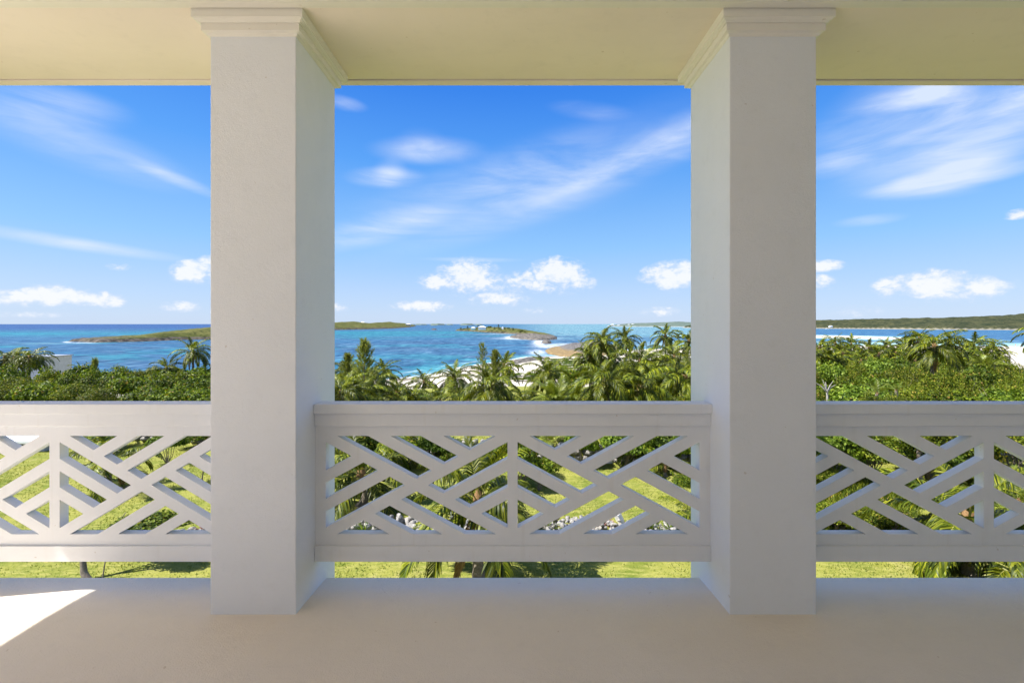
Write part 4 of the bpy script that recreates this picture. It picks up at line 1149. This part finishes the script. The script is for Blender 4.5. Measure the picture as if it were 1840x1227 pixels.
def rosette_mesh(seed, n, L, wd, m_, name='leaves', up=.9):
    r = np.random.RandomState(seed); V = []; T = []
    for i in range(n):
        a = r.uniform(0, 6.283); e = r.uniform(.25, 1.35) * up
        d = np.array([math.cos(a) * math.cos(e), math.sin(a) * math.cos(e), math.sin(e)]); l = L * r.uniform(.7, 1.1)
        sd_ = np.array([-math.sin(a), math.cos(a), 0]) * wd
        p1 = d * l * .5; p2 = d * l * .9 + np.array([math.cos(a), math.sin(a), -.5]) * l * .18
        b = len(V); V += [-sd_ * .4, sd_ * .4, p1 - sd_ * .5, p1 + sd_ * .5, p2]
        T += [(b, b + 1, b + 3), (b, b + 3, b + 2), (b + 2, b + 3, b + 4)]
    return raw_mesh(name, np.array(V), np.array(T), m_)
ROS_R = [rosette_mesh(i, 26, .5, .05, M_RED) for i in range(2)]
ROS_G = [rosette_mesh(5 + i, 46, .8, .035, M_BRIGHT, up=1.1) for i in range(2)]
def single(name, me, px, py, s_, label, cat, group=None, h=8.5):
    x, y = gpx(px, py, h); o = ob(name, me, None, (x, y, gz(x, y)), (0, 0, rnd.uniform(0, 6)), s_)
    return setp(o, label, cat, group)
single('bromeliad', ROS_R[0], 364, 951, .8, 'dark red bromeliad on the pale stone edging beside the left column', 'plant')
single('bromeliad', ROS_R[1], 1098, 944, .9, 'reddish bromeliad among pale rocks, left of the white marker block', 'plant', 'bromeliads in the rock bed')
single('bromeliad', ROS_R[0], 1078, 950, .9, 'reddish bromeliad among pale rocks, the leftmost in the bed', 'plant', 'bromeliads in the rock bed')
single('bromeliad', ROS_R[1], 1120, 951, .8, 'reddish bromeliad in front of the white marker block', 'plant', 'bromeliads in the rock bed')
single('spider_lily', ROS_G[0], 1170, 952, .8, 'strappy green lily clump in the rock bed, left of the pale boulder pile', 'plant', 'lily clumps in the rock bed')
single('spider_lily', ROS_G[1], 1205, 956, .9, 'strappy green lily clump in the rock bed, right of the pale boulder pile', 'plant', 'lily clumps in the rock bed')
single('spider_lily', ROS_G[0], 985, 952, 1.0, 'broad dark lily clump at the left end of the pale rock bed', 'plant', 'lily clumps in the rock bed')
single('spider_lily', ROS_G[1], 655, 960, 1.1, 'upright green lily clump in front of the dark rock border', 'plant', 'lily clumps in the rock bed')
# white tilted marker block
x, y = gpx(1116, 938)
o = box('marker_block', -.09, .09, -.25, .25, 0, .55, M_WHITE); o.location = (x, y, gz(x, y)); o.rotation_euler = (0, R(-24), .3)
setp(o, 'white tilted block standing in the pale rock bed', 'block')

# near palms in the lawn
palm_px(648, 850, 235, 'young coconut palm on the lawn seen through the left half of the middle railing', D=21.5, nf=20, kind='n', dead=0, emin=-28)
palm_px(860, 895, 330, 'large near coconut palm, fronds fanning behind the middle railing', D=14.6, nf=22, dead=1, emin=-35, nuts=3)
palm_px(700, 800, 190, 'young coconut palm with yellow-lit frond, seen at the top left of the middle railing', D=27, nf=16, dead=0)
palm_px(992, 792, 110, 'bright yellow-green young palm behind the round shrub', D=29, nf=12, kind='y', dead=0)
palm_px(1256, 926, 150, 'small coconut palm on the lawn, half hidden by the right column', D=19.5, nf=14, dead=0)
palm_px(1196, 838, 110, 'small palm with arching bright fronds at the far right of the middle bay lawn', D=25.5, nf=10, dead=0)
palm_px(196, 822, 175, 'coconut palm with hanging dry sheaths in the left bay lawn', D=23.5, nf=13, dead=3)
palm_px(1152, 800, 100, 'dark shaded palm against the retaining wall', D=26.6, nf=14, dead=0)
palm_px(1745, 928, 330, 'big near coconut palm with yellow-edged fronds behind the right railing', D=15.5, nf=19, dead=2, emin=-30)
palm_px(1850, 1010, 260, 'near coconut palm at the lower right corner, fronds under the rail', D=14.2, nf=16, dead=1)
palm_px(1835, 905, 170, 'young palm with a comb-like frond at the right picture edge', D=18.5, nf=12, kind='y', dead=0)
palm_px(1655, 800, 120, 'young palm with a bright frond above the big near palm', D=24.2, nf=10, kind='y', dead=0)

def gbush(px, pytop, pybase, wpx, kind, label, h=8.5, name='bush', **kw):
    x, y = gpx(px, pybase, h); ztop = CAMZ - (pytop - CY) / F * y
    return bush(x, y, ztop, kind, label, kw.pop('group', None), width=wpx * y / F * .95, name=name, cat=kw.pop('cat', 'bush'), **kw)
gbush(932, 778, 872, 135, 'dark', 'large round glossy shrub on the lawn behind the middle post of the railing')
gbush(968, 820, 878, 70, 'grape', 'small shrub on the lawn at the right foot of the large round one')
gbush(880, 800, 868, 80, 'dark', 'shaded shrub left of the large round one')
gbush(806, 806, 832, 46, 'grape', 'small leafy bush in a sunny patch near the retaining wall')
gbush(655, 770, 842, 120, 'dark', 'dark bush behind the young palm next to the left column')
gbush(730, 775, 838, 110, 'dark', 'dark bush behind the yellow-lit young palm')
gbush(790, 772, 822, 100, 'bright', 'bright leafy bush at the top of the middle railing, left half')
gbush(1226, 848, 892, 60, 'dark', 'dark rounded bush on the lawn touching the right column')
gbush(1225, 780, 845, 90, 'grape', 'leafy bush in front of the retaining wall beside the right column')
gbush(1120, 760, 812, 110, 'bright', 'bright green bush on the terrace above the retaining wall, centre', h=7.5)
gbush(1045, 765, 808, 70, 'bright', 'bright green bush on the terrace above the retaining wall, left', h=7.5)
gbush(1200, 760, 806, 110, 'bright', 'bright green bush on the terrace above the retaining wall, right', h=7.5)
gbush(300, 770, 800, 70, 'bright', 'bright green bush above the retaining wall in the left bay', h=7.5)
gbush(215, 765, 806, 110, 'dark', 'dark bush behind the palm of the left bay lawn')
gbush(355, 772, 802, 80, 'dark', 'dark bush shading the retaining wall beside the left column')
gbush(1490, 840, 872, 70, 'olive', 'straggly shrub with yellow flowers beside the right column')
gbush(1500, 770, 858, 110, 'grape', 'large round-leaved bush at the top left of the right railing')
gbush(1570, 770, 862, 120, 'grape', 'large round-leaved bush in the middle of the right railing top')
gbush(1640, 775, 850, 100, 'grape', 'glossy round-leaved bush left of the post of the right railing')
gbush(1700, 800, 872, 90, 'bright', 'broad-leaved plant clump behind the middle of the right railing', name='plant_clump', cat='plant')
gbush(1750, 770, 850, 90, 'grape', 'bush behind the post of the right railing')
gbush(1830, 765, 838, 70, 'dark', 'dark bush at the right picture edge above the white path')
gbush(1800, 835, 880, 110, 'olive', 'tangled bush with yellow fruit right of the right railing post')
gbush(1690, 965, 1005, 150, 'olive', 'dry tangled shrub at the foot of the big near palm, under the right rail')
gbush(1500, 905, 948, 120, 'olive', 'low yellow-green bush behind the lower left of the right railing')
gbush(1590, 900, 952, 130, 'olive', 'low spreading bush left of the big near palm')
# small frangipani-like tree of the left bay
x, y = gpx(160, 1042)
ft = empty('small_tree', (x, y, gz(x, y)), 'small leaning tree with dark curved trunk on the left bay lawn', 'tree')
ob('trunk', tube_mesh('trunk', [(0, 0, 0), (-.22, .05, .25), (-.32, .12, .6), (-.25, .3, 1.0)], [.12, .10, .085, .07], 9, M_WOOD, .15, 3), ft)
for (ex, ey, ez) in ((.9, 1.3, 1.6), (1.9, 1.2, 1.5), (.2, 1.2, 1.8), (2.6, 1.4, 1.35)):
    ob('branch', tube_mesh('branch', [(-.25, .3, 1.0), (ex * .5, ey * .6, 1.2), (ex, ey, ez)], [.055, .035, .012], 6, M_WOOD, .1, 3), ft)
cr_ = ob('crown', BUSH['grape'][0], ft, (1.3, 1.2, .85), scl=(.62, .42, .32))
ob('stem', tube_mesh('stem', [(.35, .1, 0), (.42, .15, .7), (.3, .2, 1.3)], [.022, .018, .01], 5, M_WOOD), ft)
# thin sapling of the left bay
x, y = gpx(362, 862)
st_ = empty('sapling', (x, y, gz(x, y)), 'thin sapling with small dark leaves beside the left column', 'tree')
ob('stem', tube_mesh('stem', [(0, 0, 0), (.1, 0, .6), (.05, 0, 1.2)], [.045, .03, .015], 6, M_WOOD), st_)
ob('crown', BUSH['grape'][1], st_, (0, 0, .5), scl=(.3, .3, .3))
# yellow flowers
fv = crown_mesh(90, 40, 1.0, .6, .12, M_YEL, 4, name='flowers', aspect=.9)
single('flower_cluster', fv, 1492, 868, 1.0, 'yellow flowers on the straggly shrub beside the right column', 'flowers').location.z += 1.0
single('flower_cluster', fv, 1812, 872, .9, 'yellow fruit and flowers on the tangled bush right of the right post', 'flowers').location.z += 1.1

# grass and ground cover
r = np.random.RandomState(3)
def blades(name, X, Y, hmin, hmax, wd, m_, label, cat):
    n = len(X); Z = ground(X, Y)
    a = r.uniform(0, 6.283, n); h = r.uniform(hmin, hmax, n); lean = r.normal(size=(n, 2)) * .45
    base = np.stack([X, Y, Z - .01], 1); sd_ = np.stack([np.cos(a), np.sin(a), 0 * a], 1) * wd * r.uniform(.6, 1.3, n)[:, None]
    tip = base + np.stack([lean[:, 0] * h, lean[:, 1] * h, h], 1)
    V = np.stack([base - sd_, base + sd_, tip], 1).reshape(-1, 3)
    T = (np.arange(n) * 3)[:, None] + np.array([0, 1, 2])
    o = ob(name, raw_mesh(name, V, T, m_)); o['kind'] = 'stuff'; setp(o, label, cat); return o
M_GRASS = leafmat('grass_blade', ((.09, .14, .02), (.17, .21, .035), (.30, .30, .07), (.38, .34, .12)), 0.3, 0.6, 0.2, 0.0)
N = 150000
D_ = 13.0 + (34 - 13.0) * r.uniform(0, 1, N) ** 0.8
X_ = D_ * r.uniform(-1.16, 1.16, N)
cl = fbm(X_ * .9, D_ * .9, 3, 41)
keep = r.uniform(0, 1, N) < sstep(.34, .62, cl) * .9 + .1
keep &= np.abs(D_ - wall_y(X_)) > .5
keep &= (D_ > 12)
blades('grass', X_[keep], D_[keep], .03, .085, .022, M_GRASS, 'short patchy yellow-green lawn grass below the balcony', 'grass')
N = 45000
Y_ = r.uniform(16.5, 25.5, N); X_ = r.uniform(9, 30, N)
m_ = (fbm(X_ * .5, Y_ * .5, 3, 51) > .40) & (X_ > Y_ * .62 + .3) & ((X_ < Y_ * .95) | (Y_ > 18))
blades('ground_cover', X_[m_], Y_[m_], .10, .42, .05, M_OLIVE, 'tangled creeping ground cover behind the right railing', 'ground cover')

# white low wall and white shed on the far side of the lawn
def lowwall(pxa, pxb, py, h, label):
    D = 7.5 * F / (py - CY); xa = (pxa - CX) / F * D; xb = (pxb - CX) / F * D
    t_ = empty('low_wall', ((xa + xb) / 2, D, gz((xa + xb) / 2, D)), label, 'wall')
    hw = (xb - xa) / 2
    box('wall_body', -hw, hw, -.12, .12, -.2, h, M_WHITE, t_); box('coping', -hw - .05, hw + .05, -.18, .18, h + .002, h + .08, M_WHITE, t_)
lowwall(1062, 1100, 802, .22, 'low white garden kerb on the terrace, left of the bright bush')
lowwall(1168, 1215, 801, .22, 'low white garden kerb on the terrace, near the right column')
x, y = gpx(30, 806)
sh = empty('garden_shed', (x, y, gz(x, y)), 'low white-roofed shed with dark openings at the far left of the lawn', 'shed')
box('wall_body', -2.6, 1.9, 0, 2.4, 0, .62, M_ROOFG, sh); rf = box('roof', -2.9, 2.2, -.35, 2.8, .625, .78, M_ROOFW, sh)
for k in range(4): box('window', -2.2 + k * 1.0, -1.55 + k * 1.0, -.03, -.005, .18, .5, M_WIN, sh)
x, y = gpx(1802, 806)
pth = box('garden_path', x - 1.3, x + 2.2, y - 1.0, y + 1.2, gz(x, y) - .2, gz(x, y) + .06, M_STONEW); pth['kind'] = 'structure'

# ------------------------------------------------------------------ buildings
def house(px, pybase, wpx, D, label, group=None, hpx=3.0, roof=None, wall=None, deep=.8, roofh=.35, windows=3, name='house', cat='house', rz=0.0, dz=0):
    x, y, z = W(px, pybase, D)
    wd = wpx * D / F; h = hpx * D / F; dp = wd * deep
    t_ = empty(name, (x, y, z), label, cat, group, rz)
    h1 = h * (1 - roofh)
    box('wall_body', -wd / 2, wd / 2, 0, dp, -h * .5, h1, wall or M_WHITE, t_)
    ov = wd * .06
    v = [(-wd / 2 - ov, -ov, h1 + .01), (wd / 2 + ov, -ov, h1 + .01), (wd / 2 + ov, dp + ov, h1 + .01), (-wd / 2 - ov, dp + ov, h1 + .01), (-wd * .22, dp / 2, h), (wd * .22, dp / 2, h)]
    ob('roof', mk('roof', v, [(3, 2, 1, 0), (0, 1, 5, 4), (1, 2, 5), (2, 3, 4, 5), (3, 0, 4)], roof or M_ROOFW), t_)
    for k in range(windows):
        xx = -wd / 2 + wd * (k + .5) / windows
        box('window', xx - wd * .07, xx + wd * .07, -.02 * wd, -.004 * wd, h1 * .3, h1 * .75, M_WIN, t_)
    return t_
house(866, 590.4, 13, 800, 'low white-roofed house on the middle island, the larger one', hpx=4.4, roofh=.5, windows=5)
house(850, 591.0, 8, 820, 'small pale house on the middle island, left of the larger one', hpx=3.2, windows=3, wall=M_PASTEL)
house(903, 590.3, 3.2, 760, 'tiny white hut on the middle island, right of the tall leaning tree', hpx=2.4, windows=1)
house(651, 581.2, 6, 1700, 'white house on the ridge of the green island left of the middle bay', hpx=3.0)
house(733, 584.0, 8, 2300, 'white house at the right tip of the green island', hpx=2.2, wall=M_ROOFG)
VL = [(1101, 585.2, 6, 2900, M_ROOFW, M_WHITE, 'white village house at the left end of the far shore'), (1112, 586.0, 5, 2850, M_ROOFG, M_PASTEL, 'pale green village house, second from the left on the far shore'),
      (1131, 585.4, 6, 2900, M_ROOFW, M_PASTEL, 'pale village house just right of the taller palm of the pair'), (1140, 584.4, 9, 3000, M_ROOFW, M_WHITE, 'wide white village house on the far shore between two palms'),
      (1148, 586.0, 7, 2850, M_ROOFG, M_PASTEL, 'low pale green waterfront house on the far shore'), (1152, 584.2, 5, 3050, M_ROOFW, M_WHITE, 'small white house above the green waterfront one'),
      (1162, 585.0, 5, 2950, M_ROOFW, M_WHITE, 'small white village house in the middle of the far shore'), (1176, 583.6, 4, 3100, M_ROOFG, M_WHITE, 'little grey-roofed house high in the far village'),
      (1184, 585.0, 8, 2950, M_ROOFW, M_WHITE, 'white village house left of the palm beside the right column'), (1191, 582.2, 6, 3200, M_ROOFW, M_WHITE, 'white house on the skyline of the far village'),
      (1207, 581.8, 8, 3200, M_ROOFW, M_WHITE, 'white gabled house on the far ridge above the palm'), (1222, 580.6, 9, 3200, M_ROOFG, M_WHITE, 'large white house highest on the far ridge near the right column'),
      (1210, 585.6, 4, 2950, M_ROOFW, M_WHITE, 'small white waterfront house near the right column'), (1170, 586.4, 5, 2800, M_ROOFW, M_WHITE, 'white boathouse at the waterline of the far village')]
for (px, py, wp, D, rf_, wl_, lab) in VL:
    house(px, py, wp, D, lab, group='village houses on the far shore', hpx=2.6, roof=rf_, wall=wl_, windows=2)
house(1494, 587.2, 5, 1500, 'white house at the foot of the wooded hill across the bay', hpx=2.0, windows=3)
# white boat with a cabin near the hill
bx_, by_ = sea_at(1486, 591.4)
bt = empty('boat', (bx_, by_, SEA), 'small white cabin boat moored below the wooded hill', 'boat')
v = [(-5, -1.4, 1.0), (3.5, -1.4, 1.1), (6, 0, 1.5), (3.5, 1.4, 1.1), (-5, 1.4, 1.0), (-4.6, -1, -.3), (3, -.9, -.3), (4.8, 0, -.2), (3, .9, -.3), (-4.6, 1, -.3)]
ob('hull', mk('hull', v, [(0, 1, 2, 3, 4), (0, 5, 6, 1), (1, 6, 7, 2), (2, 7, 8, 3), (3, 8, 9, 4), (4, 9, 5, 0), (9, 8, 7, 6, 5)], M_WHITE), bt)
box('cabin', -2.5, 1.5, -1, 1, 1.1, 2.8, M_WHITE, bt); box('cabin_roof', -2.9, 2.0, -1.2, 1.2, 2.81, 2.95, M_ROOFW, bt); box('window', -2.0, 1.0, -1.03, -1.005, 1.8, 2.4, M_WIN, bt)
# white clapboard building behind the left palms
x0, y0, ztp = W(5, 641, 72); x1 = W(74, 641, 72)[0]
M_CLAP = flat('shade_tinted_white_board', (.27, .30, .37), 0.7, 0.2, 0.06, 3)  # shade on the white boards put into the base colour as blue-grey
wb = empty('white_building', ((x0 + x1) / 2, 72, gz(x1, 72)), 'white clapboard building behind the windblown palms of the left bay', 'building')
H_ = ztp - gz(x1, 72); hw = (x1 - x0) / 2
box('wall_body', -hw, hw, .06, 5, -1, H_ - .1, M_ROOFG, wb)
for k in range(12):
    zt_ = H_ - .12 - k * .27
    v, f = box_vf(-hw - .02, hw + .02, 0, .05, zt_ - .25, zt_)
    v = [(a, b - (.045 if i < 4 else 0), c) for i, (a, b, c) in enumerate(v)]
    ob('board', mk('board', v, f, M_CLAP), wb)
box('corner_post', hw + .025, hw + .2, -.06, .2, -1, H_ - .1, M_CLAP, wb)
box('roof', -hw - .02, hw + .22, -.08, 5.1, H_ - .09, H_ + .02, M_CLAP, wb)
x0, y0, z0_ = W(-10, 674, 60); x1 = W(36, 674, 60)[0]
dk = empty('deck_railing', ((x0 + x1) / 2, 60, z0_ - 1.0), 'white deck railing at the left picture edge, in the sea grapes', 'railing')
box('handrail', -(x1 - x0) / 2, (x1 - x0) / 2, -.06, .06, .9, 1.05, M_WHITE, dk)
for k in range(5): 
    xx = -(x1 - x0) / 2 + .1 + k * ((x1 - x0) - .2) / 4
    box('baluster', xx - .05, xx + .05, -.05, .05, -1.5, .898, M_WHITE, dk)
# white hipped roof beside the left column
xr_, yr_, zr_ = W(402, 656, 62)
hr = empty('white_roofed_house', (xr_, yr_, zr_ - 3.4), 'house with a white hipped roof beside the left column', 'house')
v = [(-3.6, -2.5, 1.6), (3.6, -2.5, 1.6), (3.6, 3.5, 1.6), (-3.6, 3.5, 1.6), (-1.0, .5, 3.4), (1.0, .5, 3.4)]
ob('roof', mk('roof', v, [(3, 2, 1, 0), (0, 1, 5, 4), (1, 2, 5), (2, 3, 4, 5), (3, 0, 4)], M_ROOFW), hr)
box('wall_body', -3.2, 3.2, -2.1, 3.1, -4, 1.59, M_WHITE, hr)

# trees on the middle island
def far_tree(px, pytop, wpx, hpx, D, kind, label):
    x, y, zt = W(px, pytop, D); h = hpx * D / F; wd = wpx * D / F
    t_ = empty('island_tree', (x, y, zt - h), label, 'tree', 'trees on the middle island')
    if kind == 'c': ob('crown', CAS2, t_, scl=(wd / 2.4, wd / 2.4, h / 7))
    else: ob('crown', BUSH['dark'][0], t_, scl=(wd / 4.2, wd / 4.2, h / 3.05))
    ob('trunk', tube_mesh('trunk', [(0, 0, -1), (.2, 0, h * .5)], [.3, .15], 6, M_WOOD), t_)
M_FARG = leafmat('island_tree_leaf', ((.03, .05, .02), (.06, .08, .03), (.10, .11, .045), (.12, .12, .05)), 0.2, 0.8, 0.1, 0.2)
def cas2():
    me = casuarina_mesh(75, 7, 2.4, 40, 60); me.materials[0] = M_FARG
    return me
CAS2 = cas2()
for (px, pt, wp, hp, D, k, lab) in [
    (828, 588.4, 7, 6, 960, 'c', 'dark tree at the left tip of the middle island'), (840, 585.8, 6, 8, 900, 'c', 'tall pine-like tree near the left tip of the middle island'),
    (834, 590, 6, 4, 930, 'b', 'low bush tree between the two left trees of the island'), (848, 588.5, 7, 5, 880, 'b', 'rounded tree left of the island houses'),
    (859, 583.6, 5, 9, 860, 'c', 'pointed tree behind the larger island house'), (855, 588.5, 5, 6, 840, 'c', 'small pointed tree in front of the island houses'),
    (880, 585.6, 9, 7, 820, 'b', 'dark rounded tree right of the larger island house'), (874, 587, 6, 5, 830, 'b', 'smaller rounded tree close behind the larger island house'),
    (889, 587.4, 6, 5, 800, 'c', 'spiky tree left of the tallest island tree'), (895.5, 582.6, 6, 10, 790, 'c', 'tallest tree on the middle island, leaning right'),
    (907, 587.6, 6, 6, 760, 'c', 'bushy pine right of the tiny island hut'), (914, 588.2, 7, 6, 750, 'b', 'rounded green tree right of the island hut'),
    (922, 589.0, 6, 7, 740, 'c', 'last upright tree toward the right end of the island'), (936, 592.6, 12, 4, 700, 'b', 'low hedge-like tree on the right half of the middle island'),
    (900, 590.5, 9, 4, 770, 'b', 'low bush tree below the tallest island tree'), (944, 595.0, 9, 3, 680, 'b', 'low wind-shaped bush on the right slope of the island')]:
    far_tree(px, pt, wp, hp, D, k, lab)

# ------------------------------------------------------------------ people on the right beach
def person(px, py, label, cloth, pose=0):
    x, y = sea_at(px, py); z = gz(x, y)
    root = empty('person', (x, y, z), label, 'person', 'bathers on the right beach', rnd.uniform(0, 6))
    V = [(0, 0, .95), (0, 0, 1.2), (0, 0, 1.42), (0, 0, 1.52), (0, .01, 1.66), (.19, 0, 1.40), (.27, .05, 1.12), (.25, -.1 if pose else .12, .88), (-.19, 0, 1.40), (-.27, -.04, 1.12), (-.24, .10, .88),
         (.10, 0, .90), (.12, -.10, .50), (.12, .03, .06), (.12, -.12, .03), (-.10, 0, .90), (-.12, .12, .50), (-.12, .10, .06), (-.12, -.04, .03)]
    E = [(0, 1), (1, 2), (2, 3), (3, 4), (2, 5), (5, 6), (6, 7), (2, 8), (8, 9), (9, 10), (0, 11), (11, 12), (12, 13), (13, 14), (0, 15), (15, 16), (16, 17), (17, 18)]
    rad_ = [.15, .14, .15, .06, .105, .06, .045, .035, .06, .045, .035, .09, .065, .045, .035, .09, .065, .045, .035]
    me = bpy.data.meshes.new('body'); me.from_pydata(V, E, []); me.materials.append(M_SKIN)
    o = ob('body', me, root)
    sk = o.modifiers.new('skin', 'SKIN')
    for i, q in enumerate(me.skin_vertices[0].data): q.radius = (rad_[i], rad_[i]); q.use_root = (i == 0)
    ss = o.modifiers.new('sub', 'SUBSURF'); ss.levels = 1; ss.render_levels = 1
    ring_loft('swimwear', -.13, .13, -.12, .12, [(.02, .80), (.05, .86), (.05, 1.0), (.03, 1.06)], cloth, root)
    ob('hair', raw_mesh('hair', IV * np.array([.115, .12, .10]) + np.array([0, .02, 1.70]), IT, M_DARKC, smooth=True), root)
person(1825, 627.2, 'bather in red standing at the water edge of the right beach', M_REDC)
person(1832.5, 625.8, 'bather in dark swimwear at the water edge, right of the one in red', M_DARKC, 1)
person(1835.5, 627.5, 'bather closest to the right picture edge, in red', M_REDC, 1)
person(1808, 624.5, 'bather in dark swimwear standing apart, left of the others on the right beach', M_DARKC)
